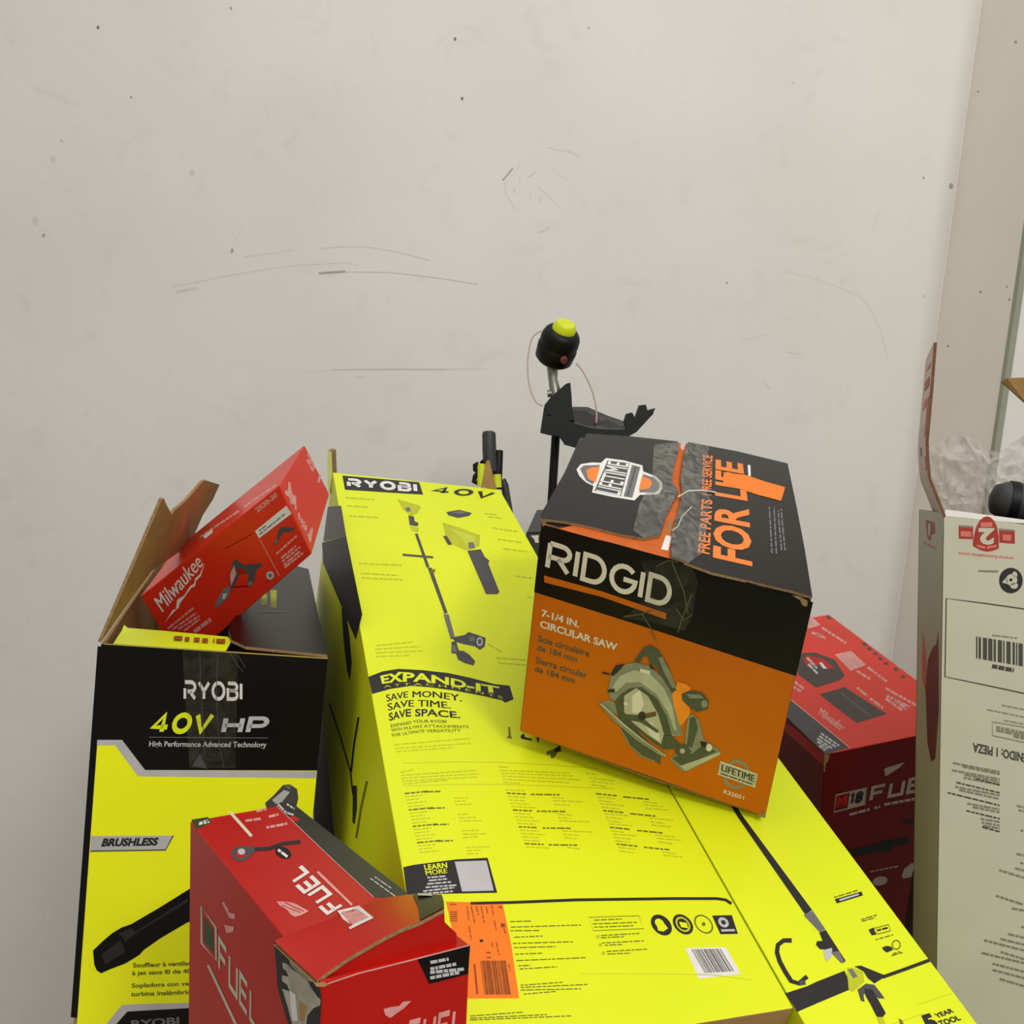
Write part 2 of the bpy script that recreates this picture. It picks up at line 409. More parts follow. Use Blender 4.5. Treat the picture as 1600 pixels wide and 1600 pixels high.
# ================================================================ the setting
def wall_mat():
    m = bpy.data.materials.new('painted_wall'); m.use_nodes = True
    nt = m.node_tree; b = nt.nodes['Principled BSDF']; b.inputs['Roughness'].default_value = 0.55
    b.inputs['Specular IOR Level'].default_value = 0.3
    tc = nt.nodes.new('ShaderNodeTexCoord')
    n1 = nt.nodes.new('ShaderNodeTexNoise'); n1.inputs['Scale'].default_value = 2.2; n1.inputs['Detail'].default_value = 5
    n2 = nt.nodes.new('ShaderNodeTexNoise'); n2.inputs['Scale'].default_value = 9; n2.inputs['Detail'].default_value = 8; n2.inputs['Distortion'].default_value = 1.2
    for n in (n1, n2): nt.links.new(tc.outputs['Object'], n.inputs['Vector'])
    c1 = nt.nodes.new('ShaderNodeValToRGB')
    c1.color_ramp.elements[0].position = 0.35; c1.color_ramp.elements[1].position = 0.65
    c1.color_ramp.elements[0].color = (*lin((221, 218, 210)), 1); c1.color_ramp.elements[1].color = (*lin((226, 223, 216)), 1)
    nt.links.new(n1.outputs['Fac'], c1.inputs[0])
    c2 = nt.nodes.new('ShaderNodeValToRGB')          # grubby smudges
    c2.color_ramp.elements[0].position = 0.58; c2.color_ramp.elements[1].position = 0.80
    c2.color_ramp.elements[0].color = (0, 0, 0, 1); c2.color_ramp.elements[1].color = (0.16, 0.16, 0.16, 1)
    nt.links.new(n2.outputs['Fac'], c2.inputs[0])
    mx = nt.nodes.new('ShaderNodeMix'); mx.data_type = 'RGBA'
    mx.inputs[7].default_value = (*lin((170, 166, 152)), 1)
    nt.links.new(c2.outputs[0], mx.inputs[0]); nt.links.new(c1.outputs[0], mx.inputs[6])
    nt.links.new(mx.outputs[2], b.inputs['Base Color'])
    n3 = nt.nodes.new('ShaderNodeTexNoise'); n3.inputs['Scale'].default_value = 140
    nt.links.new(tc.outputs['Object'], n3.inputs['Vector'])
    bp = nt.nodes.new('ShaderNodeBump'); bp.inputs['Strength'].default_value = 0.06; bp.inputs['Distance'].default_value = 0.002
    nt.links.new(n3.outputs['Fac'], bp.inputs['Height']); nt.links.new(bp.outputs[0], b.inputs['Normal'])
    return m
WALL = wall_mat()
WALL2 = mat('painted_side_wall', (238, 231, 221), 0.55, 0.02, 5, 0.04, 140, spec=0.3)
TRIMG = mat('corner_guard_grey', (150, 150, 132), 0.5, 0.06, 30)
MARK = {a: mat('wall_scuff_and_shade_%d' % a, (b, b - 3, b - 11), 0.6, 0.05, 90) for a, b in ((90, 120), (140, 168), (172, 194), (190, 209))}
WY = 2.62
wq, wn = V((0, WY, 0)), V((0, -1, 0))
cx = hit(1500, 252, wq, wn).x
mb = MB()
mb.poly([(-4.5, WY, 0), (cx, WY, 0), (cx, WY, 5.5), (-4.5, WY, 5.5)], WALL)
wf = Face((0, WY, 0), (1, WY, 0), (0, WY, 1))
k = K(200, 350, 2.667)
def scuff_and_shade(pts, w, tone, kk=1): wf.line(mb, pts, w, MARK[tone], kk)
scuff_and_shade(k(795, 206, 905, 198), 4.0, 140); scuff_and_shade(k(905, 200, 1090, 202, 1200, 214, 1320, 230, 1460, 252), 1.6, 172)
scuff_and_shade(k(180, 262, 300, 240, 420, 215, 560, 192, 700, 172, 900, 162, 960, 172), 1.8, 190); scuff_and_shade(k(200, 284, 290, 268), 4.5, 190)
scuff_and_shade(k(480, 138, 600, 122, 690, 106), 1.6, 190); scuff_and_shade(k(800, 102, 900, 95, 1000, 97, 1120, 116, 1260, 152), 2.2, 190)
scuff_and_shade(k(850, 608, 1000, 606), 1.8, 172); scuff_and_shade(k(1000, 606, 1330, 606), 2.4, 172); scuff_and_shade(k(1330, 606, 1500, 604), 1.4, 190); scuff_and_shade(k(740, 618, 850, 610), 1.5, 190)
scuff_and_shade(k(950, 638, 990, 636), 2.0, 190); scuff_and_shade(k(478, 8, 440, 80), 1.0, 190); scuff_and_shade(k(428, 122, 436, 100), 3.2, 172)
k = K(700, 200, 5.333)
scuff_and_shade(k(455, 438, 500, 385, 540, 335), 2.6, 140); scuff_and_shade(k(665, 405, 700, 395, 730, 365), 1.6, 172); scuff_and_shade(k(570, 355, 615, 290), 1.2, 190)
scuff_and_shade(k(740, 480, 820, 560, 920, 650), 1.6, 190); scuff_and_shade(k(865, 315, 920, 385, 990, 440), 1.4, 190); scuff_and_shade(k(820, 160, 920, 185, 1020, 200, 1110, 245), 2.4, 190)
scuff_and_shade(k(685, 510, 685, 610), 1.2, 190); scuff_and_shade(k(770, 560, 768, 620), 2.2, 190); scuff_and_shade(k(600, 410, 596, 460), 1.6, 190); scuff_and_shade(k(550, 500, 556, 550), 2.0, 190)
scuff_and_shade(k(750, 870, 800, 860, 840, 825), 3.4, 190); scuff_and_shade(k(470, 450, 480, 540, 560, 690), 1.4, 190)
k = K(1000, 380, 3.2)
scuff_and_shade(k(730, 545, 815, 556), 1.8, 190); scuff_and_shade(k(500, 490, 640, 455), 1.3, 190); scuff_and_shade(k(620, 690, 655, 735), 2.4, 190)
scuff_and_shade(k(720, 140, 900, 185, 1090, 260, 1140, 310, 1200, 430, 1240, 580), 1.2, 190)  # edge of the pile's soft shadow, painted as a thin line
for x, y, r_, t in ((153, 43, 2.2, 90), (361, 13, 2.0, 140), (205, 152, 1.8, 140), (68, 368, 2.4, 140), (363, 392, 2.4, 140), (711, 61, 2.2, 90), (722, 154, 2.2, 90), (1136, 442, 1.6, 140), (1443, 278, 1.8, 140), (1486, 291, 3.6, 140), (1444, 463, 1.8, 172), (96, 220, 2, 172), (83, 248, 4, 190), (1240, 130, 1.4, 172), (920, 44, 1.5, 140), (300, 270, 4, 190), (55, 345, 5, 190)):
    wf.ell(mb, x, y, r_, r_ * 1.4, MARK[t], 2, n=8)
struct(mb.build('wall_back'))
# the return wall, its corner guard and the pier beyond it
sq, sn = V((cx, 0, 0)), V((-1, 0, 0))
ys = hit(1576, 560, sq, sn).y
mb = MB(); r0 = 0.003
rows = []
for zz in (0, 5.5):
    row = [V((cx - 0.0, WY + 0.001, zz))]
    row = [V((cx - r0 + r0 * math.sin(a), WY - r0 + r0 * math.cos(a), zz)) for a in [math.pi / 2 * i / 6 for i in range(7)]]
    rows.append(row)
mb.strip(rows, WALL2)
mb.poly([(cx, WY - r0, 0), (cx, ys, 0), (cx, ys, 5.5), (cx, WY - r0, 5.5)], WALL2)
mb.poly([(cx, ys, 0), (3.6, ys, 0), (3.6, ys, 5.5), (cx, ys, 5.5)], WALL)
rf = Face((cx, 0, 0), (cx, 1, 0), (cx, 0, 1))
for x, y, r_ in ((1587, 66, 2.2), (1528, 143, 1.5), (1532, 456, 1.8), (1573, 448, 1.5), (1577, 468, 1.8), (1481, 541, 1.8)):
    rf.ell(mb, x, y, r_, r_ * 1.3, MARK[140], 2, n=8)
struct(mb.build('wall_right'))
mb = MB()
def corner_box(x0, y0, z0, x1, y1, z1, m):
    for a in ([(x0, y0), (x1, y0)], [(x0, y1), (x0, y0)], [(x1, y0), (x1, y1)], [(x1, y1), (x0, y1)]):
        mb.poly([(*a[0], z0), (*a[1], z0), (*a[1], z1), (*a[0], z1)], m)
    mb.poly([(x0, y0, z1), (x1, y0, z1), (x1, y1, z1), (x0, y1, z1)], m)
corner_box(cx - 0.004, ys - 0.004, 0, cx + 0.010, ys + 0.014, 3.2, TRIMG)
struct(mb.build('trim_1'))
mb = MB(); mb.poly([(-4.5, -4, 0), (4.5, -4, 0), (4.5, WY, 0), (-4.5, WY, 0)], CONC)
struct(mb.build('floor'))

# ================================================================ what carries the pile: pallet and plain cartons under it
def boxm(mb, x0, y0, z0, x1, y1, z1, m):
    P = lambda x, y, z: V((x, y, z))
    c = {'000': P(x0, y0, z1), '100': P(x1, y0, z1), '010': P(x0, y0, z0), '110': P(x1, y0, z0), '001': P(x0, y1, z1), '101': P(x1, y1, z1), '011': P(x0, y1, z0), '111': P(x1, y1, z0)}
    hexa(mb, c, {'front': m})
for q in ('010', '110', '011', '111'):
    t = BOX['W'][q[0] + '0' + q[2]]; BOX['W'][q] = t + (BOX['W'][q] - t) * 1.335
e = empty('bulk_carton', (0.13, 1.25, 0), 'large plain brown bulk carton on the floor, carrying the pallet', 'box')
mb = MB(); boxm(mb, -0.85, 0.50, 0.0, 1.10, 2.02, DZ, KRAFT); mb.build('carton_body', e, bevel=0.004)
pal = empty('wooden_pallet', (0.15, 1.25, DZ), 'wooden pallet under the whole pile of boxes', 'pallet')
for i in range(9):
    mb = MB(); y0 = 0.56 + i * 0.158; boxm(mb, -0.78, y0, DZ + 0.108, 1.05, y0 + 0.11, DZ + 0.130, WOOD); mb.build('deck_board', pal, bevel=0.002)
for xx in (-0.78, 0.09, 1.01):
    mb = MB(); boxm(mb, xx, 0.56, DZ + 0.0005, xx + 0.04, 1.934, DZ + 0.1075, WOOD); mb.build('stringer', pal, bevel=0.002)
def plane_z(a, b, c, x, y):
    n = (b - a).cross(c - a); return a.z - (n.x * (x - a.x) + n.y * (y - a.y)) / n.z
A, Bx = BOX['A'], BOX['B']
def kraft(x0, y0, x1, y1, zt, label, name='kraft_carton', m=None):
    e = empty(name, ((x0 + x1) / 2, (y0 + y1) / 2, DZ + 0.130), label, 'box')
    mb = MB(); boxm(mb, x0, y0, DZ + 0.1305, x1, y1, zt, m or KRAFT); mb.build('carton_body', e, bevel=0.003)
    mb = MB(); boxm(mb, (x0 + x1) / 2 - 0.03, y0 + 0.005, zt, (x0 + x1) / 2 + 0.03, y1 - 0.005, zt + 0.0004, TAPE); mb.build('packing_tape', e)
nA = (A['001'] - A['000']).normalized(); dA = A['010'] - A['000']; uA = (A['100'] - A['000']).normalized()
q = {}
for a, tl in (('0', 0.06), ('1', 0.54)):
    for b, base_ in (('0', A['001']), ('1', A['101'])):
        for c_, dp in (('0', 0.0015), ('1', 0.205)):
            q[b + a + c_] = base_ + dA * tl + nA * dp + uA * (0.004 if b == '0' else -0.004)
e = empty('gap_filler_carton', base(q), 'black carton added under the long yellow box to darken the gap beside the leaf blower box', 'box')
mb = MB(); hexa(mb, q, {'front': BLK}); mb.build('carton_body', e, bevel=0.002, weld=True)  # added filler, so the gap beside the blower box stays dark
zr = min(plane_z(q['001'], q['101'], q['011'], x, 1.66) for x in (-0.28, 0.06)) - 0.002
kraft(-0.28, 1.66, 0.06, 1.84, zr, 'plain brown carton at the back, propping up the added black carton under the long yellow box')
zf = min(min(plane_z(A['001'], A['101'], A['011'], x, 0.78) for x in (-0.10, 0.28)), plane_z(Bx['001'], Bx['101'], Bx['011'], 0.45, 0.78), plane_z(Bx['001'], Bx['101'], Bx['011'], 0.30, 0.78)) - 0.002
kraft(-0.12, 0.78, 0.47, 1.28, zf, 'plain brown carton at the front, under the near ends of both long yellow boxes')
MRb = BOX['MR']
zm = min(plane_z(MRb['010'], MRb['110'], MRb['011'], x, 1.48) for x in (0.52, 0.95)) - 0.002
kraft(0.52, 1.48, 0.95, 1.95, zm, 'plain brown carton under the red box at the right')

# ================================================================ A: long yellow trimmer-and-blower box, the big panel in the middle
c = BOX['A']
e = empty('trimmer_kit_carton', base(c), 'long bright yellow box printed with a string trimmer, a leaf blower and an orange sticker', 'box')
mb = MB(); hexa(mb, c, {'front': YEL, 'bottom': KRAFT, 'back': KRAFT}); body = mb.build('carton_body', e, bevel=0.0012, weld=True)
f = Face(c['000'], c['100'], c['110'])
k3 = K(480, 700, 4); k4 = K(560, 1020, 4)
# brand
mb = MB()
f.poly(mb, k3(220, 172, 700, 214, 725, 292, 236, 261), INK)
f.logo(mb, 'rYOBI', k3(250, 243, 690, 277), k3(244, 187, 684, 220), WHT, 2, 0.26, 0.12)
f.logo(mb, '40V', k3(768, 280, 900, 292, 1020, 305, 1150, 324), k3(790, 236, 930, 250, 1060, 262, 1184, 276), INK, 1, 0.24, 0.14)
mb.build('brand_lettering', body)
# trimmer and blower pictures
mb = MB()
P = lambda pts, m, kk=1: f.poly(mb, pts, m, kk)
P(k3(560, 318, 700, 358, 712, 372, 690, 408, 650, 425, 600, 385), OLIV); P(k3(612, 372, 640, 370, 648, 396, 622, 398), GRYM, 2)
P(k3(632, 420, 668, 428, 672, 458, 697, 468, 690, 490, 640, 482), GRYD); P(k3(640, 488, 700, 498, 694, 526, 654, 520), OLIV)
P(k3(672, 535, 690, 533, 765, 745, 746, 748), GRYD); P(k3(595, 660, 785, 676, 790, 690, 597, 674), GRYD, 2)
P(k3(752, 748, 778, 748, 878, 1030, 858, 1038), GRYD); P(k3(768, 762, 800, 755, 798, 778, 772, 784), OLVD, 2)
P(k3(850, 1040, 884, 1038, 925, 1190, 896, 1195), GRYM)
P(k3(900, 1185, 950, 1175, 985, 1168, 1008, 1150, 1050, 1163, 1116, 1186, 1110, 1240, 1080, 1262, 1048, 1240, 1010, 1232, 980, 1226, 930, 1212), GRYD, 2)
P(k3(1010, 1180, 1045, 1176, 1050, 1205, 1015, 1208), GRYM, 3); f.ell(mb, *k3(1078, 1210)[0], 5, 7, SILV, 3, inner=0.6, n=12)
P(k3(902, 1212, 930, 1205, 948, 1265, 978, 1268, 1012, 1290, 1050, 1332, 1040, 1360, 980, 1342, 942, 1322, 930, 1285, 900, 1282), GRYD, 2)
P(k3(900, 1230, 930, 1235, 935, 1275, 905, 1275), GRYM, 3)
mb.build('trimmer_picture', body); mb = MB()
P(k3(845, 465, 960, 500, 1080, 545, 1076, 612, 1040, 628, 990, 640, 930, 612, 870, 575), OLIV); P(k3(880, 500, 1050, 552, 1050, 600, 1000, 610, 960, 560), OLVL, 2)
P(k3(848, 550, 872, 548, 908, 604, 880, 606), GRYD, 2); P(k3(1005, 590, 1040, 588, 1050, 625, 1010, 630), GRYM, 3)
P(k3(1000, 642, 1085, 632, 1110, 680, 1140, 705, 1132, 722, 1202, 900, 1188, 914, 1118, 914), GRYD)
P(k3(870, 400, 948, 386, 1030, 406, 1012, 425, 942, 438, 880, 420), GRYD); P(k3(900, 402, 950, 393, 1000, 404, 950, 412), GRYM, 2)
mb.build('blower_picture', body); mb = MB()
k = K(780, 1080, 10)
P(k(140, 560, 172, 560, 180, 690, 205, 745, 110, 725, 148, 700), OLVD); P(k(330, 700, 390, 650, 400, 715, 510, 745, 515, 775, 430, 760, 345, 745), INK); P(k(580, 700, 630, 715, 615, 795, 595, 792), INK)
P(k(735, 940, 800, 920, 850, 905, 915, 870, 930, 830, 955, 835, 970, 940, 915, 945, 880, 1010, 845, 1050, 805, 1045, 800, 985, 745, 1000), OLVD); P(k(850, 905, 950, 850, 955, 940, 880, 960), INK, 2)
mb.build('attachment_picture', body)
# expand-it banner and slogans
mb = MB()
f.poly(mb, k4(62, 150, 150, 116, 250, 100, 400, 108, 560, 126, 700, 156, 850, 195, 945, 205, 970, 290, 918, 312, 900, 298, 780, 270, 600, 236, 450, 216, 330, 206, 200, 226, 85, 258), INK)
f.text(mb, 'EXPAND-IT', k4(148, 192, 250, 178, 400, 178, 560, 198, 700, 230, 888, 254), k4(136, 146, 250, 121, 400, 130, 560, 155, 700, 184, 880, 214), YEL, 2, 0.035)
f.text(mb, 'A T T A C H M E N T S', k4(160, 218, 290, 202, 440, 206, 600, 224, 760, 256, 905, 290), k4(158, 204, 290, 188, 440, 190, 600, 208, 760, 240, 900, 272), OLIV, 2, 0.02)
mb.build('banner', body)
mb = MB()
f.text(mb, 'SAVE MONEY.', k4(178, 305, 300, 278, 460, 276, 648, 304), k4(170, 262, 300, 240, 460, 239, 645, 262), INK, 2, 0.024)
f.text(mb, 'SAVE TIME.', k4(186, 362, 300, 335, 430, 335, 578, 348), k4(180, 318, 300, 295, 430, 294, 572, 308), INK, 2, 0.024)
f.text(mb, 'SAVE SPACE.', k4(193, 425, 300, 397, 450, 394, 638, 408), k4(188, 379, 300, 352, 450, 352, 632, 370), INK, 2, 0.024)
f.text(mb, 'EXPAND YOUR RYOBI', k4(203, 466, 370, 437, 552, 437), k4(200, 448, 370, 418, 550, 420), OLVD, 2, 0.02)
f.text(mb, 'WITH MULTIPLE ATTACHMENTS', k4(206, 494, 400, 466, 690, 470), k4(203, 474, 400, 448, 688, 454), OLVD, 2, 0.02)
f.text(mb, 'FOR ULTIMATE VERSATILITY', k4(212, 525, 400, 497, 642, 493), k4(208, 506, 400, 479, 640, 476), OLVD, 2, 0.02)
mb.build('slogan_lettering', body)
# small print
mb = MB()
def rows(kf, L): 
    r = []
    for a in L: (p, q) = kf(*a); r.append((*p, *q))
    return r
f.lines(mb, rows(k3, [(240, 310, 420, 324), (250, 362, 385, 370), (262, 425, 455, 436), (322, 722, 590, 733), (335, 784, 568, 796), (340, 812, 600, 824), (1110, 410, 1190, 418), (1155, 500, 1312, 522), (1190, 570, 1345, 592), (1225, 630, 1378, 648), (1305, 800, 1405, 814), (1375, 930, 1405, 936), (1130, 430, 1220, 440)]), 2.2, OLIV, 1)
f.lines(mb, rows(k3, [(432, 1236, 660, 1212), (425, 1258, 700, 1240), (430, 1280, 722, 1268), (430, 1304, 640, 1296), (1180, 1312, 1372, 1326), (1195, 1345, 1372, 1356), (1130, 1225, 1225, 1280)]), 2.0, OLIV, 1, seed=3)
for L in ([(275, 690), (600, 682), (880, 684), (1200, 700), (1500, 724)], [(290, 832), (600, 822), (900, 822), (1250, 834), (1600, 850)]):
    f.line(mb, k4(*[v for p in L for v in p]), 0.9, OLIV, 1)
S1 = [(225, 575, 700, 535), (230, 598, 700, 566), (235, 618, 600, 592), (262, 748, 350, 728), (265, 766, 740, 735), (268, 784, 758, 755), (272, 802, 750, 776), (276, 820, 560, 796),
      (875, 712, 940, 716), (886, 734, 1320, 752), (892, 752, 1345, 770), (898, 770, 1385, 794), (902, 790, 1320, 812), (906, 810, 1010, 816), (1420, 752, 1482, 758), (1440, 780, 1600, 800), (1450, 802, 1600, 820), (1455, 824, 1560, 838)]
f.lines(mb, rows(k4, S1), 1.8, OLIV, 1, seed=5)
L = []; LB = []
for i in range(19):
    y = 880 + i * 20.5; x = 288 + i * 5.2
    w = (150, 110, 90, 120, 100)[i % 5]
    (LB if i % 5 == 0 else L).append((x, y, x + w, y - w * 0.1))
    if i % 5 == 0: LB.append((x + 125, y - 10, x + 225, y - 14))
    if i % 5 in (1, 2, 3): L.append((590 + i * 5.0, y + 8, 590 + i * 5.0 + (150, 90, 70, 110)[i % 4], y + 4))
for i in range(18):
    y = 856 + i * 21; x = 920 + i * 7.4
    w = (120, 150, 110, 100)[i % 4]
    if i % 5 == 1: LB.append((x, y, x + 120, y + 6)); LB.append((x + 150, y + 8, x + 330, y + 10))
    else: L.append((x, y, x + w, y + w * 0.05)); 
    if i % 5 in (2, 3, 4): L.append((1195 + i * 6.5, y + 5, 1195 + i * 6.5 + (190, 100, 80)[i % 3], y + 12))
for i in range(18):
    y = 880 + i * 21; x = 1485 + i * 8.6
    if i % 5 == 0: LB.append((x, y, x + 130, y + 14)); LB.append((x + 170, y + 20, x + 330, y + 36))
    else: L.append((x, y, x + (150, 110, 90)[i % 3], y + 12))
    if i % 5 in (1, 2, 3): L.append((1770 + i * 8, y + 28, 1770 + i * 8 + (150, 90, 120)[i % 3], y + 40))
f.lines(mb, rows(k4, L), 1.7, OLIV, 1, seed=8); f.lines(mb, rows(k4, LB), 2.3, OLVD, 1, seed=9)
k6 = K(700, 1380, 2.909)
f.lines(mb, rows(k6, [(282, 175, 380, 172), (285, 200, 605, 190), (285, 216, 420, 215), (300, 246, 430, 240), (295, 274, 568, 266), (300, 293, 488, 288), (305, 323, 430, 318), (310, 352, 632, 338), (320, 376, 375, 373), (325, 390, 495, 380), (330, 464, 522, 450), (330, 474, 638, 460), (330, 486, 605, 480), (345, 504, 490, 492), (100, 604, 340, 586), (100, 614, 450, 597), (100, 622, 560, 603)]), 1.7, OLVD, 1, seed=11)
f.lines(mb, rows(k6, [(665, 168, 790, 163), (658, 185, 858, 178), (665, 200, 850, 193), (695, 238, 870, 228), (695, 248, 800, 243), (700, 272, 890, 262), (712, 282, 800, 278), (720, 310, 905, 300), (725, 322, 830, 318)]), 1.7, OLVD, 1, seed=12)
f.line(mb, k6(640, 155, 868, 148, 890, 206, 660, 216), 1.1, OLVD, 1, closed=True)
for x, y in k6(682, 243, 693, 280, 706, 318): f.ell(mb, x, y, 3, 3, OLIV, 1, n=10)
f.line(mb, [(735, 1411.5), (800, 1410), (900, 1406), (1050, 1404), (1120, 1404), (1134, 1406), (1143, 1412)], 4.5, INK, 2)
f.line(mb, k6(600, 412, 760, 411, 940, 412, 1200, 416, 1380, 440), 1.0, OLVL, 1)
mb.build('text_block', body)
# icons
mb = MB()
x, y = k6(970, 190)[0]; f.ell(mb, x, y, 15.5, 16.5, INK, 1, shear=0.35); f.ell(mb, x - 3, y - 3, 7, 7, YEL, 2, shear=.3); f.poly(mb, k6(950, 195, 985, 185, 1000, 205, 978, 220, 955, 215), YEL, 3)
mb.build('safety_icon', body); mb = MB()
x, y = k6(1068, 187)[0]; f.ell(mb, x, y, 15, 16, INK, 1, shear=0.35); f.ell(mb, x, y, 11, 12, OLIV, 2, shear=.35, inner=0.75); f.poly(mb, k6(1050, 175, 1085, 180, 1092, 205, 1060, 200), YEL, 3)
mb.build('safety_icon', body); mb = MB()
x, y = k6(1162, 186)[0]; f.ell(mb, x, y, 14, 15, OLVD, 1, shear=0.35, inner=0.84); f.ell(mb, x, y, 3, 3, OLVD, 1)
mb.build('safety_icon', body); mb = MB()
f.poly(mb, k6(1200, 147, 1290, 145, 1318, 230, 1238, 232), INK); x, y = k6(1252, 178)[0]; f.ell(mb, x, y, 8, 8, SILV, 2, inner=0.45, shear=.3); f.poly(mb, k6(1240, 210, 1302, 208, 1306, 218, 1244, 220), SILV, 2)
mb.build('safety_icon', body)
# learn-more panel (its code square left blank)
mb = MB()
f.poly(mb, k4(280, 1340, 340, 1326, 610, 1291, 808, 1281, 868, 1500, 600, 1505, 303, 1512), INK)
f.text(mb, 'LEARN', k4(416, 1357, 556, 1341), k4(408, 1327, 552, 1310), YEL, 2, 0.03)
f.text(mb, 'MORE', k4(424, 1391, 556, 1376), k4(416, 1362, 554, 1347), YEL, 2, 0.03)
f.poly(mb, k4(602, 1305, 800, 1298, 846, 1486, 648, 1492), SILV, 2)
f.lines(mb, rows(k4, [(430, 1405, 550, 1395), (440, 1424, 560, 1412), (430, 1445, 578, 1432), (420, 1466, 612, 1452), (405, 1490, 600, 1467), (390, 1508, 590, 1490)]), 2.6, SILV, 2, seed=14)
mb.build('information_panel', body)
mb = MB()
f.poly(mb, k6(1078, 295, 1262, 290, 1332, 413, 1140, 434), WHT, 1)
r = random.Random(4); u = 0.0
while u < 1:
    w = r.choice((0.02, 0.03, 0.05)); 
    a, b = k6(1106 + 132 * u, 300 - 2 * u, 1106 + 132 * (u + w), 300 - 2 * (u + w)); d, g = k6(1168 + 132 * (u + w), 408 - 8 * u, 1168 + 132 * u, 408 - 8 * u)
    f.poly(mb, [a, b, d, g], GRYD, 2); u += w + r.choice((0.015, 0.025, 0.04))
mb.build('barcode_label', body)
# orange store sticker
mb = MB(); k5 = K(580, 1350, 6.4)
f.poly(mb, k5(748, 374, 1315, 394, 1350, 560, 1400, 800, 1480, 1342, 935, 1345, 840, 800), TAGO, 2)
st = mb.build('price_sticker', body, 'orange store sticker with brown print and a barcode')
mb = MB()
u = 0.0; r = random.Random(6)
while u < 1:
    w = r.choice((0.03, 0.06, 0.09, 0.2))
    a = k5(1090 + 255 * u, 966, 1090 + 255 * min(1, u + w), 966, 1132 + 265 * min(1, u + w), 1305, 1132 + 265 * u, 1305)
    f.poly(mb, a, TAGI, 3); u += w + r.choice((0.012, 0.03))
f.poly(mb, k5(1022, 1000, 1042, 1000, 1072, 1300, 1050, 1300), TAGI, 3)
for j in range(5): f.bar(mb, *[v for p in k5(790, 480 + j * 22, 862, 480 + j * 22) for v in p], 2.0, TAGI, 3)
f.lines(mb, rows(k5, [(785, 402, 850, 404), (960, 420, 975, 560), (1000, 420, 1035, 590), (1050, 420, 1075, 510), (1100, 420, 1130, 590), (1150, 430, 1170, 510), (1205, 410, 1225, 520), (1230, 560, 1250, 660), (980, 620, 1000, 760), (1250, 780, 1280, 910), (1205, 790, 1215, 830), (1320, 600, 1345, 710), (1375, 1000, 1390, 1070)]), 1.9, TAGI, 3, seed=15)
f.bar(mb, *[v for p in k5(1085, 768, 1120, 768) for v in p], 4, INK, 3); f.bar(mb, *[v for p in k5(1275, 432, 1310, 434) for v in p], 3, TAGI, 3)
f.bar(mb, *[v for p in k5(1150, 885, 1195, 885) for v in p], 2.4, TAGI, 3); f.bar(mb, *[v for p in k5(1155, 935, 1200, 935) for v in p], 2.4, TAGI, 3); f.bar(mb, *[v for p in k5(1295, 610, 1340, 616) for v in p], 6, TAGI, 3)
mb.build('sticker_print', body)
# grey and black patches and printing on its left side
g = Face(c['000'], c['010'], c['011'])
mb = MB(); k = K(480, 850, 2.807)
g.poly(mb, [(512, 792), (533, 790), (541, 838), (505, 846)], GRYM, 1)
g.poly(mb, [(503, 848), (541, 838), (566, 960), (556, 1000), (505, 880)], INK, 1)
g.poly(mb, k(150, 280, 170, 300, 185, 400, 195, 520, 188, 600, 175, 560, 160, 430), INK, 2)
g.line(mb, k(98, 700, 150, 860, 190, 1000, 200, 1100), 2.2, INK, 2); g.line(mb, k(225, 760, 205, 880, 192, 1000), 3.0, INK, 2)
g.poly(mb, k(200, 1060, 218, 1060, 218, 1160, 208, 1230, 198, 1220), INK, 2); g.line(mb, k(262, 1040, 235, 1160, 215, 1290), 3.5, OLVD, 2)
mb.build('side_print', body)
# loose flaps at the far end
up = (c['000'] - c['001']).normalized()
mb = MB()
q = [hit(512, 704, c['000'], V((0, -1, 0.05)).normalized()), hit(518, 706, c['000'], V((0, -1, 0.05)).normalized()), hit(519.5, 742, c['000'], V((0, -1, 0.05)).normalized()), hit(516, 772, c['000'], V((0, -1, 0.05)).normalized()), hit(512, 760, c['000'], V((0, -1, 0.05)).normalized())]
mb.prism(q, V((-0.012, 0.10, 0.0)), mat('pale_yellow_board', (196, 200, 110), 0.6, 0.08), KRAFT)
mb.build('side_flap', e, 'narrow upright flap seen edge on')
mb = MB(); t = (c['100'] - c['000']).normalized()
q0, qn = c['100'] + V((0, 0.004, 0)), V((0, -1, 0))
q = [hit(x, y, q0, qn) for x, y in ((751, 762), (755, 742), (760, 720), (764.5, 719), (769, 738), (776, 764))]
mb.prism(q, V((0, 0.004, 0)), KRAFT, YEL)
mb.build('torn_flap', e, 'torn brown flap end')

# ================================================================ B: the second yellow box, to its right
c = BOX['B']
e = empty('trimmer_carton', base(c), 'yellow box with a black trimmer shaft printed along it, touching the tall white box', 'box')
mb = MB(); hexa(mb, c, {'front': YEL, 'bottom': KRAFT, 'back': KRAFT}); body = mb.build('carton_body', e, bevel=0.0012, weld=True)
f = Face(c['000'], c['100'], c['110']); k7 = K(1130, 1250, 3.81)
mb = MB(); P = lambda pts, m, kk=1: f.poly(mb, pts, m, kk)
P(k7(-10, -60, 22, -60, 108, 84, 530, 655, 488, 682, 85, 100), INK)
P(k7(478, 685, 532, 658, 608, 768, 576, 788), GRYM, 2)
P(k7(572, 790, 610, 772, 660, 850, 728, 955, 722, 968, 700, 970, 650, 905, 600, 890, 575, 888, 552, 862, 558, 840, 592, 838), INK, 2)
P(k7(598, 892, 648, 880, 650, 925, 622, 960, 606, 950), SILV, 3); P(k7(640, 905, 690, 900, 722, 965, 700, 968), GRYM, 3)
f.line(mb, k7(408, 836, 360, 836, 326, 862, 320, 905, 336, 960, 368, 1020, 405, 1078, 450, 1092, 500, 1050), 7.2, INK, 2)
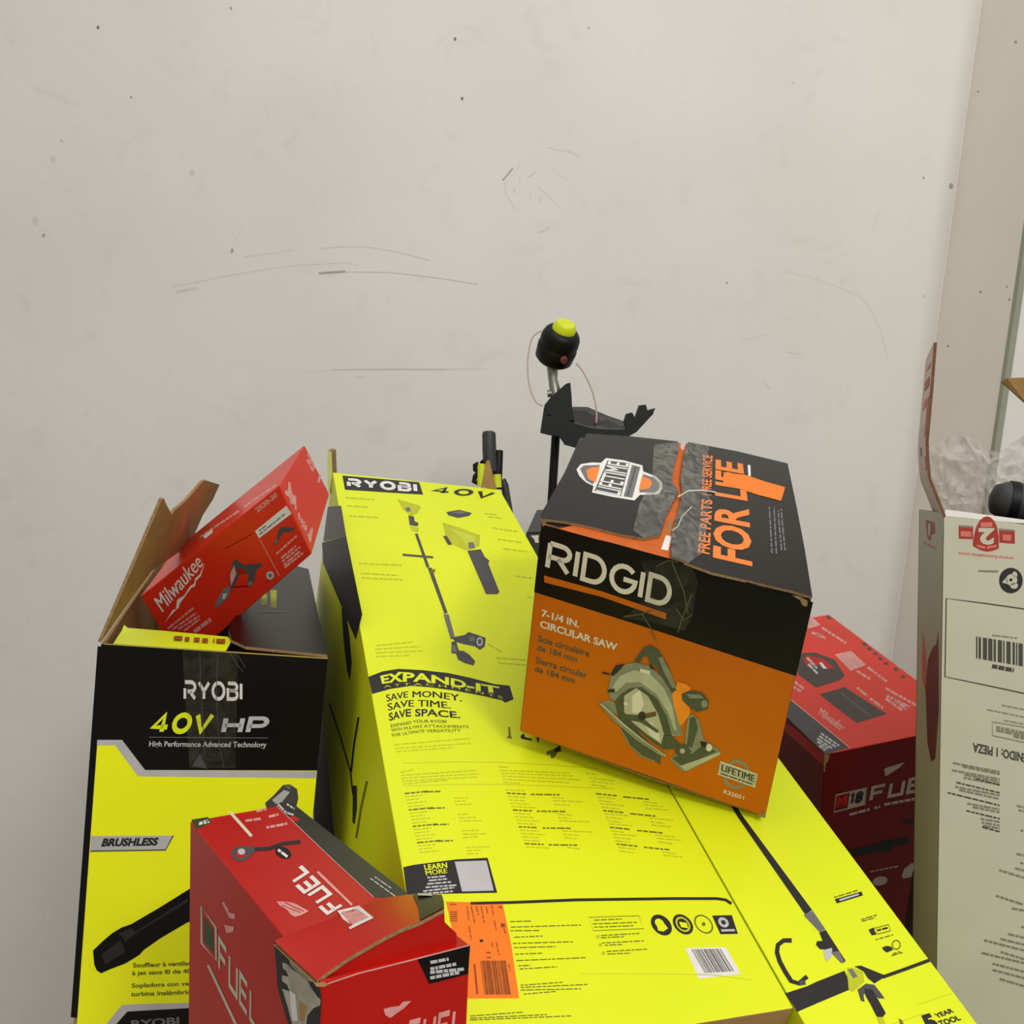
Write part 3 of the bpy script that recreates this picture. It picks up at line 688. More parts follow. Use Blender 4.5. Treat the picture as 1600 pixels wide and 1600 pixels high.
f.line(mb, k7(455, 1090, 490, 1085), 7.5, GRYD, 3)
P(k7(366, 1152, 500, 1108, 560, 1080, 722, 1016, 738, 1050, 750, 1130, 560, 1210, 440, 1262, 414, 1214), INK, 1)
P(k7(738, 1000, 770, 998, 832, 1022, 840, 1080, 800, 1120, 768, 1142, 746, 1122), OLIV, 3); P(k7(742, 1008, 768, 1004, 800, 1050, 775, 1062), GRYM, 4)
P(k7(780, 990, 820, 985, 900, 1018, 960, 1042, 955, 1058, 900, 1092, 860, 1060, 835, 1020), INK, 2)
f.line(mb, k7(950, 1054, 1080, 1008, 1215, 958, 1228, 954), 5.5, INK, 2)
P(k7(800, 1130, 850, 1092, 900, 1100, 940, 1150, 962, 1182, 925, 1180, 870, 1130, 835, 1160, 842, 1200, 820, 1195), GRYD, 3)
P(k7(840, 1122, 888, 1128, 930, 1200, 968, 1268, 950, 1292, 915, 1290, 880, 1220, 848, 1165), INK, 4); P(k7(915, 1292, 950, 1294, 980, 1360, 940, 1360), OLIV, 3)
P(k7(1045, 1300, 1065, 1310, 1090, 1370, 1060, 1370), OLVD, 2)
mb.build('product_picture', body)
mb = MB()
P(k7(664, 590, 824, 544, 832, 568, 676, 616), INK, 1); P(k7(690, 590, 805, 556, 808, 566, 694, 602), SILV, 2)
f.lines(mb, rows(k7, [(660, 580, 800, 538), (820, 712, 915, 684), (825, 722, 905, 700), (908, 832, 1012, 802), (1000, 928, 1072, 906), (1010, 916, 1060, 900)]), 2.0, OLVD, 1, seed=21)
P(k7(865, 772, 898, 758, 902, 780, 915, 800, 885, 806), INK, 2); f.line(mb, k7(905, 762, 985, 742, 996, 778, 922, 798), 1.6, OLVD, 2, closed=True); f.lines(mb, rows(k7, [(918, 776, 982, 760)]), 3, INK, 2, seed=3)
P(k7(945, 878, 972, 868, 1000, 872, 1012, 892, 975, 908, 955, 895), INK, 2); f.ell(mb, *k7(1030, 862)[0], 7, 8, OLVD, 2, inner=0.75)
f.line(mb, k7(955, 1350, 1080, 1310, 1190, 1272), 0.9, OLIV, 1); f.line(mb, k7(1150, 1220, 1310, 1168, 1360, 1152), 0.9, OLIV, 1)
mb.build('text_block', body)
mb = MB(); k8 = K(1380, 1440, 10)
f.text(mb, '5', k8(690, 1720, 890, 1640), k8(585, 1490, 745, 1440), INK, 2, 0.06)
f.text(mb, 'YEAR', k8(840, 1510, 1110, 1410), k8(790, 1450, 1065, 1350), INK, 2, 0.04)
f.text(mb, 'TOOL', k8(905, 1640, 1220, 1530), k8(850, 1560, 1165, 1460), INK, 2, 0.04)
mb.build('guarantee_lettering', body)

# ================================================================ R: orange and black circular saw box
c = BOX['R']
e = empty('circular_saw_carton', base(c), 'orange and black circular saw box tilted on top of the yellow boxes', 'box')
v_ = (c['010'] - c['000']).normalized()
cc = dict(c)
for q in ('000', '100', '001', '101'): cc[q] = c[q] + v_ * 0.006
cc['000'] = c['000'] + v_ * 0.0035 ; cc['100'] = c['100'] + v_ * 0.004
mb = MB(); hexa(mb, cc, {'front': ORG, 'bottom': KRAFTD, 'top': BLK, 'left': BLK, 'back': BLK, 'right': BLK}); body = mb.build('carton_body', e, bevel=0.0018, weld=True)
f = Face(c['000'], c['100'], c['110'])
k5 = K(800, 660, 3.2); k6b = K(800, 900, 3.2)
mb = MB()
f.poly(mb, [(846, 819), (930, 841), (1040, 871), (1150, 904), (1270.5, 941), (1244, 1056.5), (1040, 990), (834.5, 925)], BLK, 1)
f.poly(mb, k5(160, 765, 450, 845, 772, 955, 770, 985, 450, 873, 162, 800), ORG, 2)
mb.build('black_header_print', body)
mb = MB()
f.logo(mb, 'RIDGID', [(851, 889), (1046, 952)], [(857, 844), (1053, 905)], CREAM, 3, 0.165, 0.10)
mb.build('brand_lettering', body)
mb = MB()
T = f.text
T(mb, '7-1/4 IN.', k5(146, 968, 335, 1026), k5(150, 936, 338, 994), CREAM, 2, 0.03)
T(mb, 'CIRCULAR SAW', k5(138, 1022, 524, 1142), k5(142, 990, 528, 1108), CREAM, 2, 0.03)
T(mb, 'Scie circulaire', k5(130, 1094, 386, 1172), k5(133, 1064, 388, 1142), SAWD, 2, 0.02)
T(mb, 'de 184 mm', k5(125, 1138, 324, 1200), k5(128, 1110, 328, 1172), SAWD, 2, 0.02)
T(mb, 'Sierra circular', k5(118, 1202, 374, 1280), k5(121, 1172, 377, 1250), SAWD, 2, 0.02)
T(mb, 'de 184 mm', k5(112, 1244, 312, 1306), k5(115, 1216, 315, 1278), SAWD, 2, 0.02)
mb.build('caption_lettering', body)
mb = MB(); P = lambda pts, m, kk=2: f.poly(mb, pts, m, kk)
P(k6b(495, 572, 560, 545, 640, 545, 720, 600, 780, 700, 802, 800, 760, 870, 680, 815, 590, 740, 525, 668), SAWD, 2)
P(k6b(428, 635, 495, 620, 545, 668, 520, 690, 470, 672), SAWG, 2)
P(k6b(515, 640, 560, 690, 640, 790, 745, 885, 742, 945, 715, 925, 650, 908, 595, 855, 550, 770), SAWD, 3)
P(k6b(560, 600, 620, 560, 680, 600, 730, 690, 760, 790, 745, 840, 680, 795, 600, 730, 560, 680), SAWL, 4)
P(k6b(600, 600, 640, 570, 660, 640, 640, 690, 600, 680), CREAM, 5); P(k6b(655, 720, 700, 735, 735, 790, 740, 830, 690, 795), CREAM, 5)
P(k6b(560, 690, 625, 695, 720, 678, 722, 700, 660, 715, 735, 775, 725, 785, 640, 730, 575, 720), SAWD, 6); f.ell(mb, *k6b(650, 700)[0], 6, 7, INK, 7); f.bar(mb, *[v for p in k6b(660, 695, 715, 690) for v in p], 2.5, mat('rust_ink', (140, 74, 30), 0.5), 7)
P(k6b(480, 575, 492, 510, 530, 465, 575, 440, 620, 432, 690, 452, 750, 505, 800, 585, 835, 680, 852, 800, 800, 802, 775, 705, 725, 615, 650, 555, 590, 560, 545, 590, 515, 625, 490, 610), SAWG, 6)
P(k6b(500, 560, 540, 500, 610, 470, 690, 490, 760, 560, 800, 650, 825, 770, 812, 775, 780, 680, 720, 590, 640, 530, 570, 535, 520, 580), SAWL, 7)
P(k6b(640, 462, 690, 475, 690, 495, 640, 480), CREAM, 8)
P(k6b(430, 632, 452, 640, 560, 738, 660, 820, 772, 896, 768, 908, 735, 895, 620, 820, 500, 716), SAWG, 9); P(k6b(436, 636, 452, 640, 560, 738, 660, 820, 770, 896, 768, 900, 650, 822, 548, 740), SAWL, 10)
f.line(mb, k6b(545, 770, 590, 848, 650, 902, 712, 925), 2.0, SAWG, 5)
P(k6b(492, 492, 520, 446, 562, 440, 545, 466, 508, 500), INK, 7); P(k6b(450, 478, 490, 488, 488, 496, 452, 488), INK, 4); P(k6b(478, 570, 515, 560, 512, 582, 480, 582), INK, 7)
P(k6b(612, 424, 640, 385, 662, 354, 698, 346, 735, 372, 780, 450, 822, 572, 800, 582, 745, 500, 712, 440, 692, 450, 680, 400, 660, 400, 640, 432), SAWD, 8)
P(k6b(730, 410, 752, 404, 800, 500, 820, 560, 800, 560, 760, 480), SAWG, 9); P(k6b(690, 440, 720, 470, 690, 462), INK, 9)
P(k6b(800, 592, 815, 560, 830, 528, 870, 540, 895, 560, 880, 600, 892, 690, 850, 745, 835, 742, 812, 660), mat('saw_picture_orange', (236, 138, 34), 0.5, 0.08, 60), 7)
P(k6b(848, 590, 890, 572, 950, 582, 984, 625, 980, 664, 925, 680, 880, 650, 852, 622), SAWD, 9); P(k6b(870, 590, 940, 592, 960, 612, 890, 612), SAWG, 10); f.ell(mb, *k6b(962, 640)[0], 5, 6, SAWG, 10)
P(k6b(878, 705, 905, 690, 935, 722, 955, 800, 960, 840, 900, 890, 860, 872, 868, 790), SAWG, 7); P(k6b(890, 710, 915, 705, 930, 760, 900, 860, 875, 850), SAWD, 8)
P(k6b(788, 912, 850, 872, 962, 818, 1045, 876, 1042, 892, 960, 935, 868, 978, 848, 975), SAWG, 5); P(k6b(800, 912, 860, 880, 955, 835, 1020, 878, 860, 955), SAWD, 6); P(k6b(840, 950, 1040, 880, 1042, 892, 868, 976), SAWL, 7)
P(k6b(820, 850, 870, 840, 900, 880, 840, 905, 815, 880), SAWD, 8)
f.ell(mb, *k6b(985, 858)[0], 5, 6, CREAM, 8); f.ell(mb, *k6b(852, 875)[0], 4, 4, SAWL, 9); f.ell(mb, *k6b(568, 638)[0], 3, 3, CREAM, 8); P(k6b(940, 825, 975, 832, 972, 860, 945, 850), INK, 8)
P(k6b(760, 800, 800, 800, 850, 850, 830, 860, 770, 870), SAWD, 6)
mb.build('saw_picture', body)
mb = MB()
x, y = k6b(1122, 992)[0]; f.ell(mb, x, y, 21, 23, SAWG, 2, inner=0.78, n=28, rot=15)
f.poly(mb, k6b(1042, 928, 1226, 992, 1216, 1056, 1030, 990), SAWL, 3); f.line(mb, k6b(1042, 928, 1226, 992, 1216, 1056, 1030, 990), 1.6, CREAM, 4, closed=True)
T(mb, 'LIFETIME', k6b(1046, 974, 1210, 1030), k6b(1050, 942, 1216, 998), INK, 4, 0.03)
f.lines(mb, rows(k6b, [(1044, 988, 1206, 1043)]), 2, SAWD, 4, seed=2)
T(mb, 'R32051', k6b(1056, 1086, 1158, 1118), k6b(1060, 1068, 1162, 1100), CREAM, 2, 0.02)
mb.build('lifetime_badge', body)
# top: two flaps with a split seam, the orange inner flaps showing through it
tt = Face(cc['000'], cc['100'], cc['101'])
mb = MB(); mb.poly([tt.p(p, 0.0004) for p in [(872, 826), (930, 842), (1000, 860), (1046, 874), (1066, 872), (1080, 800), (1086, 740), (1084, 694), (1045, 690), (1034, 760), (1010, 822), (940, 812)]], mat('inner_flap_orange', (196, 92, 20), 0.6, 0.12, 60)); mb.build('inner_flap', e)
t = Face(c['000'], c['100'], c['101'])
dn = v_ * 0.003
mb = MB(); mb.prism([t.p(p) for p in k5(375, 55, 600, 70, 830, 95, 832, 140, 808, 225, 800, 290, 832, 345, 800, 410, 770, 470, 752, 530, 740, 562, 655, 578, 540, 558, 400, 522, 250, 492, 145, 482, 142, 462)], dn, BLK, KRAFT)
fl = mb.build('top_flap', e, 'left half of the black top, with a white and orange round emblem')
mb = MB()
t.poly(mb, k5(322, 235, 345, 208, 400, 200, 445, 202, 470, 178, 560, 190, 652, 215, 656, 245, 720, 270, 750, 300, 752, 330, 735, 358, 690, 362, 640, 362, 612, 390, 500, 372, 400, 350, 408, 318, 370, 300, 338, 270), WHT, 1)
t.poly(mb, k5(340, 232, 360, 215, 440, 212, 405, 310, 370, 290), GRYM, 2); t.poly(mb, k5(370, 240, 395, 226, 440, 222, 418, 300, 382, 282), ORGL, 3)
t.poly(mb, k5(655, 258, 710, 276, 738, 305, 735, 335, 715, 350, 636, 350), GRYM, 2); t.poly(mb, k5(650, 268, 690, 284, 702, 305, 690, 330, 634, 338), ORGL, 3)
t.poly(mb, k5(478, 190, 588, 204, 545, 368, 412, 342), GRYD, 2); t.poly(mb, k5(600, 212, 642, 222, 602, 376, 558, 370), GRYM, 2)
t.text(mb, 'LIFETIME', k5(540, 368, 584, 206), k5(418, 342, 482, 192), WHT, 4, 0.03)
t.lines(mb, rows(k5, [(578, 366, 618, 224)]), 3, GRYD, 3, seed=5)
mb.build('lifetime_emblem', fl)
mb = MB(); mb.prism([t.p(p) for p in k5(880, 98, 1130, 145, 1378, 205, 1425, 430, 1465, 640, 1502, 872, 1400, 842, 1200, 795, 1000, 750, 880, 705, 792, 668, 800, 560, 815, 490, 832, 440, 850, 350, 842, 280, 858, 165)], dn, BLK, KRAFT)
fr = mb.build('top_flap', e, 'right half of the black top, lettered in orange')
mb = MB()
t.text(mb, 'FOR', k5(1194, 718, 1178, 432), k5(1010, 676, 1020, 404), ORGL, 2, 0.03)
t.text(mb, 'LIFE', k5(1172, 392, 1148, 206), k5(1020, 366, 1022, 184), ORGL, 2, 0.03)
t.text(mb, 'FREE PARTS', k5(986, 660, 1000, 388), k5(930, 648, 950, 382), ORGL, 2, 0.025)
t.text(mb, '! FREE SERVICE', k5(994, 366, 1002, 166), k5(948, 362, 956, 160), ORGL, 2, 0.025)
t.poly(mb, k5(1178, 212, 1192, 214, 1194, 268, 1182, 268), WHT, 2)
t.lines(mb, rows(k5, [(1300, 655, 1286, 415), (1322, 655, 1310, 425), (1365, 640, 1345, 432), (1348, 640, 1330, 440)]), 2.4, GRYM, 2, seed=9)
mb.build('slogan_lettering', fr)
mb = MB(); t.poly(mb, k5(1058, 250, 1165, 262, 1280, 300, 1366, 324, 1345, 392, 1230, 362, 1056, 306), TAGO, 4); mb.build('orange_sticker', fr)
mb = MB()
t.poly(mb, k5(710, 110, 830, 97, 832, 140, 808, 225, 800, 290, 830, 345, 770, 470, 740, 560, 655, 576, 605, 540, 640, 400, 700, 300), TAPE, 5)
mb.build('packing_tape', fl)
mb = MB()
t.poly(mb, k5(880, 100, 985, 120, 975, 200, 960, 320, 990, 380, 970, 560, 955, 650, 880, 704, 795, 668, 800, 560, 815, 490, 832, 440, 850, 350, 842, 280, 858, 165), TAPE, 5)
t.line(mb, k5(830, 372, 880, 342, 960, 338, 1020, 350), 2.0, mat('tape_crease', (190, 188, 178), 0.4), 6); t.line(mb, k5(800, 540, 830, 520, 850, 470, 900, 420), 1.4, MATS['tape_crease'], 6)
mb.build('packing_tape', fr)
mb = MB()
f.poly(mb, k5(640, 690, 740, 690, 900, 720, 930, 800, 900, 980, 860, 1040, 700, 1000, 550, 975, 620, 930, 690, 820), TAPEC, 8)
for a in ((650, 960, 690, 1020, 720, 1090), (800, 700, 860, 850, 880, 960), (900, 860, 850, 980, 830, 1050), (820, 930, 860, 990, 900, 960), (560, 970, 640, 960, 700, 940), (720, 720, 780, 690, 830, 700)): f.line(mb, k5(*a), 1.6, mat('tape_fold_sheen', (92, 90, 52), 0.3), 9)  # olive reflections along the tape folds, painted as lines
mb.build('packing_tape', body)
# worn corners and torn white paper in the seam
mb = MB()
f.poly(mb, [(1237, 930), (1251, 932), (1262, 939), (1261, 948), (1254, 946), (1250, 938)], KRAFTD, 4); f.poly(mb, [(847, 811), (854, 812), (853, 820), (848, 823)], KRAFTD, 4)
f.poly(mb, [(1188, 1270), (1197, 1268), (1196, 1278), (1186, 1276)], KRAFTD, 4)
mb.build('worn_corner', body)
mb = MB()
tt.poly(mb, k5(770, 565, 800, 570, 780, 640, 745, 635), WHT, 4); tt.poly(mb, k5(845, 98, 870, 100, 858, 140, 842, 128), SILV, 4); tt.poly(mb, k5(790, 480, 805, 480, 790, 560, 775, 550), KRAFTD, 4)
mb.build('torn_paper', body)
# sagging bottom flap
mb = MB(); w_ = (c['011'] - c['010']).normalized()
def bm_pt(u, drop, back): return c['010'] + (c['110'] - c['010']) * u + v_ * drop + w_ * back
mb.prism([bm_pt(0.10, 0.001, 0.004), bm_pt(0.55, 0.003, 0.003), bm_pt(0.97, 0.001, 0.004), bm_pt(0.97, 0.002, 0.12), bm_pt(0.55, 0.004, 0.12), bm_pt(0.10, 0.002, 0.12)], v_ * 0.002, KRAFT, KRAFT)
mb.build('bottom_flap', e)
def open_carton(mb, c, t, m_out, inner=KRAFT):
    """four walls and a floor of board thickness t; m_out keys front/left/right/back"""
    ctr = V((0, 0, 0))
    for p in c.values(): ctr += p / 8
    for k_, ids in (('front', '000 010 110 100'), ('right', '100 110 111 101'), ('left', '000 001 011 010'), ('back', '001 101 111 011')):
        pts = [c[i] for i in ids.split()]
        n = (pts[1] - pts[0]).cross(pts[2] - pts[0]).normalized()
        if n.dot(ctr - pts[0]) < 0: n = -n
        mb.prism(pts, n * t, m_out.get(k_, m_out['front']), inner)
    pts = [c[i] for i in '010 110 111 011'.split()]
    n = (pts[1] - pts[0]).cross(pts[2] - pts[0]).normalized()
    if n.dot(ctr - pts[0]) < 0: n = -n
    mb.prism(pts, n * t, KRAFT, inner)

# ================================================================ H: tall yellow and black leaf blower box, open at the top
c = BOX['H']
e = empty('leaf_blower_carton', base(c), 'tall yellow and black leaf blower box standing open with a torn brown flap', 'box')
mb = MB(); open_carton(mb, c, 0.004, {'front': YELH, 'left': BLK, 'right': BLK, 'back': BLK}); body = mb.build('carton_body', e)
f = Face(c['000'], c['100'], c['110']); k1 = K(100, 650, 3.2); k2 = K(100, 1100, 3.2); k6 = K(100, 1360, 6.667)
mb = MB()
f.poly(mb, [(151, 1156), (190.6, 1156), (226.6, 1203), (495, 1205), (494, 1216), (215.6, 1213), (180, 1164.5), (151, 1164.5)], SILV, 1)
f.poly(mb, [(158.5, 1006.5), (512, 1029.5), (495.5, 1204), (226.6, 1203), (190.6, 1156), (147.5, 1156)], BLK, 2)
f.poly(mb, k6(330, 1700, 440, 1600, 600, 1405, 700, 1395, 1560, 1372, 1560, 1700), SILV, 1); f.poly(mb, k6(460, 1700, 545, 1600, 660, 1470, 1560, 1420, 1560, 1700), BLK, 2)
f.line(mb, [(157.5, 1010), (115.5, 1590)], 10, BLK, 3)
f.text(mb, 'RYOBI', k6(700, 1640, 1200, 1600), k6(700, 1565, 1200, 1528), GRYM, 3, 0.03)
mb.build('header_print', body)
mb = MB()
f.logo(mb, 'rYOBI', k1(598, 1423, 892, 1425), k1(598, 1320, 892, 1330), WHT, 3, 0.19, 0.09)
mb.build('brand_lettering', body)
mb = MB()
f.logo(mb, '40V', k2(425, 152, 730, 150), k2(450, 42, 757, 42), YEL, 3, 0.24, 0.10)
f.logo(mb, 'HP', k2(783, 150, 1008, 150), k2(800, 62, 1032, 62), SILV, 3, 0.22, 0.14)
f.line(mb, k2(425, 166, 1020, 170), 1.0, GRYM, 3)
f.text(mb, 'High Performance Advanced Technology', k2(425, 212, 1012, 216), k2(427, 186, 1014, 190), SILV, 3, 0.02)
mb.build('model_lettering', body)
mb = MB(); P = lambda pts, m, kk=2: f.poly(mb, pts, m, kk)
P([(300, 1384), (330, 1366), (400, 1275), (432, 1290), (380, 1400), (300, 1436)], INK, 2)
P(k6(302, 835, 400, 740, 500, 655, 600, 595, 700, 560, 1000, 385, 1350, 165, 1420, 500, 1280, 545, 1000, 710, 830, 830, 785, 880, 640, 970, 480, 1030, 385, 1072, 340, 1040, 315, 980), BLK, 3)
P(k6(560, 660, 700, 600, 740, 640, 1290, 290, 1290, 330, 760, 650, 660, 730, 640, 760, 620, 700), INK, 4); P(k6(390, 880, 590, 720, 640, 850, 430, 980), INK, 4)
P(k2(1005, 495, 1050, 455, 1095, 405, 1130, 402, 1165, 425, 1172, 470, 1160, 520, 1080, 560, 1020, 540), GRYD, 3); P(k2(1040, 480, 1100, 430, 1130, 440, 1090, 490, 1060, 500), SILV, 4); P(k2(1100, 410, 1135, 408, 1130, 430), GRYM, 4)
mb.build('blower_picture', body)
mb = MB()
f.poly(mb, k2(135, 660, 545, 658, 508, 728, 132, 734), SILV, 2); f.line(mb, k2(132, 736, 508, 730, 546, 658), 2.0, GRYD, 3)
f.text(mb, 'BRUSHLESS', k2(186, 711, 466, 705), k2(198, 674, 476, 670), INK, 3, 0.05)
mb.build('feature_plate', body)
mb = MB()
for s_, a, b, w in (('Souffleur à ventilateur', (718, 1012), (718, 968), 560 * 23 / 18), ('à jet sans fil de 40V', (708, 1092), (708, 1050), 570 * 20 / 17), ('Sopladora con ventilador', (704, 1222), (704, 1180), 580 * 24 / 16), ('turbina inalámbrica', (696, 1312), (696, 1268), 590 * 19 / 17)):
    f.text(mb, s_, k6(a[0], a[1], a[0] + w, a[1] - w * 0.04), k6(b[0], b[1], b[0] + w, b[1] - w * 0.04), OLVD, 2, 0.03)
mb.build('caption_lettering', body)
mb = MB()
f.poly(mb, [(285, 1014), (372, 1020), (368, 1200), (296, 1200), (290, 1100)], TAPEC, 5)
for a in ((312, 1020, 314, 1080, 320, 1180), (340, 1022, 338, 1090, 342, 1160, 350, 1200), (360, 1022, 372, 1040, 380, 1050), (372, 1024, 384, 1044)): f.line(mb, [(a[i], a[i + 1]) for i in range(0, len(a), 2)], 1.0, GRYD, 6)
f.poly(mb, k2(640, 310, 680, 250, 715, 325, 690, 318), GRYD, 6)
mb.build('packing_tape', body)
# front flap, folded in
up = Z
tq = Face(c['000'], c['100'], c['101'])
mb = MB(); mb.prism([tq.p(p, -0.002) for p in [(177, 1006), (183, 996), (190, 986), (194, 976.5), (199.5, 981), (260, 986), (356, 995), (362, 1001), (352, 1018)]], V((0, 0, -0.003)), YEL, KRAFT)
ff = mb.build('front_flap', e, 'yellow front flap folded inward')
mb = MB()
for x0, x1, y in ((272, 285, 997), (289, 296, 998.5), (303, 312, 999.5), (316, 325, 1000.5), (333, 335, 1001), (338, 352, 1001.5)): tq.bar(mb, x0, y, x1, y + 0.5, 6, TAGI, 0)
for v in mb.v: v.z += 0.0006
mb.build('sticker_print', ff)
# right flap, lying across the opening
mb = MB(); 
pts = [(384, 1010), (511.5, 1023), (505, 995), (496, 955), (482, 889), (462, 884), (430, 911), (395, 940), (362, 969), (357, 985), (362, 1000)]
mb.prism([tq.p(p, 0.004) for p in pts], V((0, 0, -0.004)), BLK, KRAFT)
fr = mb.build('right_flap', e, 'glossy black right flap folded down')
mb = MB(); kk = K(400, 840, 7.275)
for a in ((60, 650, 125, 640, 125, 760, 60, 772), (165, 600, 235, 595, 232, 798, 165, 795)): 
    mb.poly([tq.p(p, 0.0043) for p in kk(*a)], OLIV)
pa, pb = kk(48, 850, 340, 842); 
mb.poly([tq.p(p, 0.0043) for p in ((pa[0], pa[1] - .8), (pb[0], pb[1] - .8), (pb[0], pb[1] + .8), (pa[0], pa[1] + .8))], OLVD)
mb.build('flap_print', fr)
# left flap, standing up with a torn edge; it leans in over the box
h0 = c['000']; w_ = (c['001'] - c['000']).normalized()
tip = at(253, 781, 1.13); n_ = (at(343, 757.5, 1.53) - h0).cross(tip - h0).normalized()
fl = [(157.5, 1004), (253, 781), (256, 778.5), (259, 786), (263, 794), (269, 804), (273, 797), (280, 792), (293, 780), (305, 766), (316, 753), (321, 750.5), (343, 757.5), (333, 780), (317, 805), (306, 830), (298, 850), (236, 893)]
q = [hit(x, y, h0, n_) for x, y in fl]
mb = MB(); nn = n_ if n_.dot(CAM - h0) > 0 else -n_
mb.prism(q, -nn * 0.004, KRAFT, BLK); lf = mb.build('left_flap', e, 'torn brown flap standing up at the left')
mb = MB(); fc = Face(q[0], q[1], q[-1])
fc.poly(mb, K(200, 740, 5.715)(545, 340, 590, 380, 585, 440, 578, 640, 535, 650, 540, 500), mat('peeled_board_layer', (150, 140, 100), 0.9, 0.1, 80), 2)
mb.build('peeled_layer', lf)
# rear flap, hanging inside
mb = MB(); hz = [c['001'] + V((0.03, -0.004, 0)), c['101'] + V((-0.03, -0.004, 0))]
mb.prism([hz[0], hz[1], hz[1] + V((0, -0.05, -0.16)), hz[0] + V((0, -0.05, -0.16))], V((0, 0.003, 0)), BLK, BLK); mb.build('rear_flap', e)

# ================================================================ M: small red reciprocating saw box stuck in the opening
c = BOX['M']
e = empty('reciprocating_saw_carton', base(c), 'small red saw box stuck tilted in the open top of the leaf blower box', 'box')
mb = MB(); hexa(mb, c, {'front': REDL}); body = mb.build('carton_body', e, bevel=0.0018, weld=True)
f = Face(c['000'], c['100'], c['110']); g = Face(c['100'], c['101'], c['111']); t = Face(c['000'], c['100'], c['101'])
k = K(200, 740, 5.715); k1 = K(100, 650, 3.2)
mb = MB()
f.text(mb, 'Milwaukee', [(254, 957), (318, 882)], [(240, 936), (306, 863)], WHT, 2, 0.02)
f.poly(mb, k(328, 1335, 400, 1215, 425, 1215, 440, 1125, 500, 1090, 560, 1000, 590, 985, 600, 935, 640, 900, 685, 800, 650, 915, 605, 960, 600, 1005, 565, 1020, 460, 1165, 455, 1195, 430, 1215, 360, 1290), WHT, 2)
mb.build('brand_lettering', body)
mb = MB()
f.lines(mb, rows(k, [(355, 1385, 585, 1200), (400, 1390, 610, 1245), (450, 1390, 640, 1270), (500, 1405, 640, 1300)]), 3.0, PINKW, 2, seed=2); f.lines(mb, rows(k, [(590, 1415, 740, 1300)]), 6, PINKW, 2, seed=2)
f.text(mb, '2520-20', [(402, 801), (434, 775)], [(398, 795), (431, 769)], PINKW, 2, 0.04)
f.poly(mb, k1(955, 575, 1112, 448, 1138, 488, 975, 612), WHT, 2); f.lines(mb, rows(k1, [(978, 592, 1110, 485), (975, 575, 1010, 548)]), 2.0, GRYM, 3, seed=7)
f.line(mb, k1(980, 620, 1078, 800), 1.2, PINKW, 2); f.ell(mb, 422, 899, 6, 6.5, SILV, 2, n=14); f.ell(mb, 422, 899, 3, 3.2, GRYM, 3, n=10)
f.lines(mb, rows(k1, [(1062, 690, 1165, 598), (1085, 712, 1160, 650), (1090, 728, 1180, 655), (1098, 745, 1185, 672), (1102, 758, 1195, 685)]), 3.2, PINKW, 2, seed=4)
f.bar(mb, *[v for p in k1(805, 665, 940, 590) for v in p], 1.2, DRED, 1)
mb.build('text_block', body)
mb = MB(); P = lambda pts, m, kk=2: f.poly(mb, pts, m, kk)
P(k1(848, 722, 862, 718, 885, 735, 900, 745, 985, 735, 992, 750, 960, 770, 950, 830, 930, 850, 915, 845, 925, 790, 880, 790, 860, 830, 845, 870, 830, 860, 825, 790), GRYD); P(k1(830, 790, 850, 745, 862, 790, 835, 850), PINKW, 3); P(k1(870, 760, 910, 770, 900, 790, 872, 785), RED, 3)
P(k1(800, 860, 835, 850, 822, 905, 775, 950, 750, 958, 765, 920), GRYM, 3); P(k1(795, 890, 815, 885, 805, 915, 790, 915), SILV, 4); f.line(mb, k1(850, 855, 935, 850), 2, DRED, 2); P(k1(920, 830, 945, 822, 940, 850, 918, 850), GRYM, 4)
k4 = K(420, 680, 8)
P(k4(120, 1180, 160, 1150, 330, 1160, 300, 1195, 230, 1215, 180, 1210, 130, 1290, 120, 1350, 70, 1380, 60, 1360, 100, 1300), GRYD); P(k4(75, 1330, 110, 1290, 120, 1330, 80, 1370), GRYM, 3)
mb.build('product_picture', body)
mb = MB()
g.poly(mb, k4(245, 580, 270, 590, 285, 690, 300, 740, 340, 760, 348, 940, 325, 930, 320, 870, 275, 860, 255, 780, 205, 735, 205, 690, 235, 690), PINKW, 2)
g.lines(mb, rows(k4, [(375, 970, 385, 1080), (410, 1040, 420, 1150), (440, 1080, 445, 1190), (465, 1120, 470, 1210)]), 3, PINKW, 2, seed=6); g.poly(mb, k4(525, 1160, 555, 1165, 530, 1330, 510, 1345, 480, 1240, 500, 1225), PINKW, 2)
g.poly(mb, k4(605, 590, 625, 500, 655, 490, 640, 590), PINKW, 2); g.lines(mb, rows(k4, [(490, 230, 580, 420), (480, 300, 560, 460)]), 3.5, PINKW, 1, seed=3)
mb.build('end_print', body)
mb = MB()
t.lines(mb, rows(k1, [(680, 605, 880, 470), (900, 455, 1060, 345)]), 3.0, PINKW, 1, seed=3); t.poly(mb, k1(695, 600, 740, 565, 745, 580, 705, 615), WHT, 2)
mb.build('top_print', body)

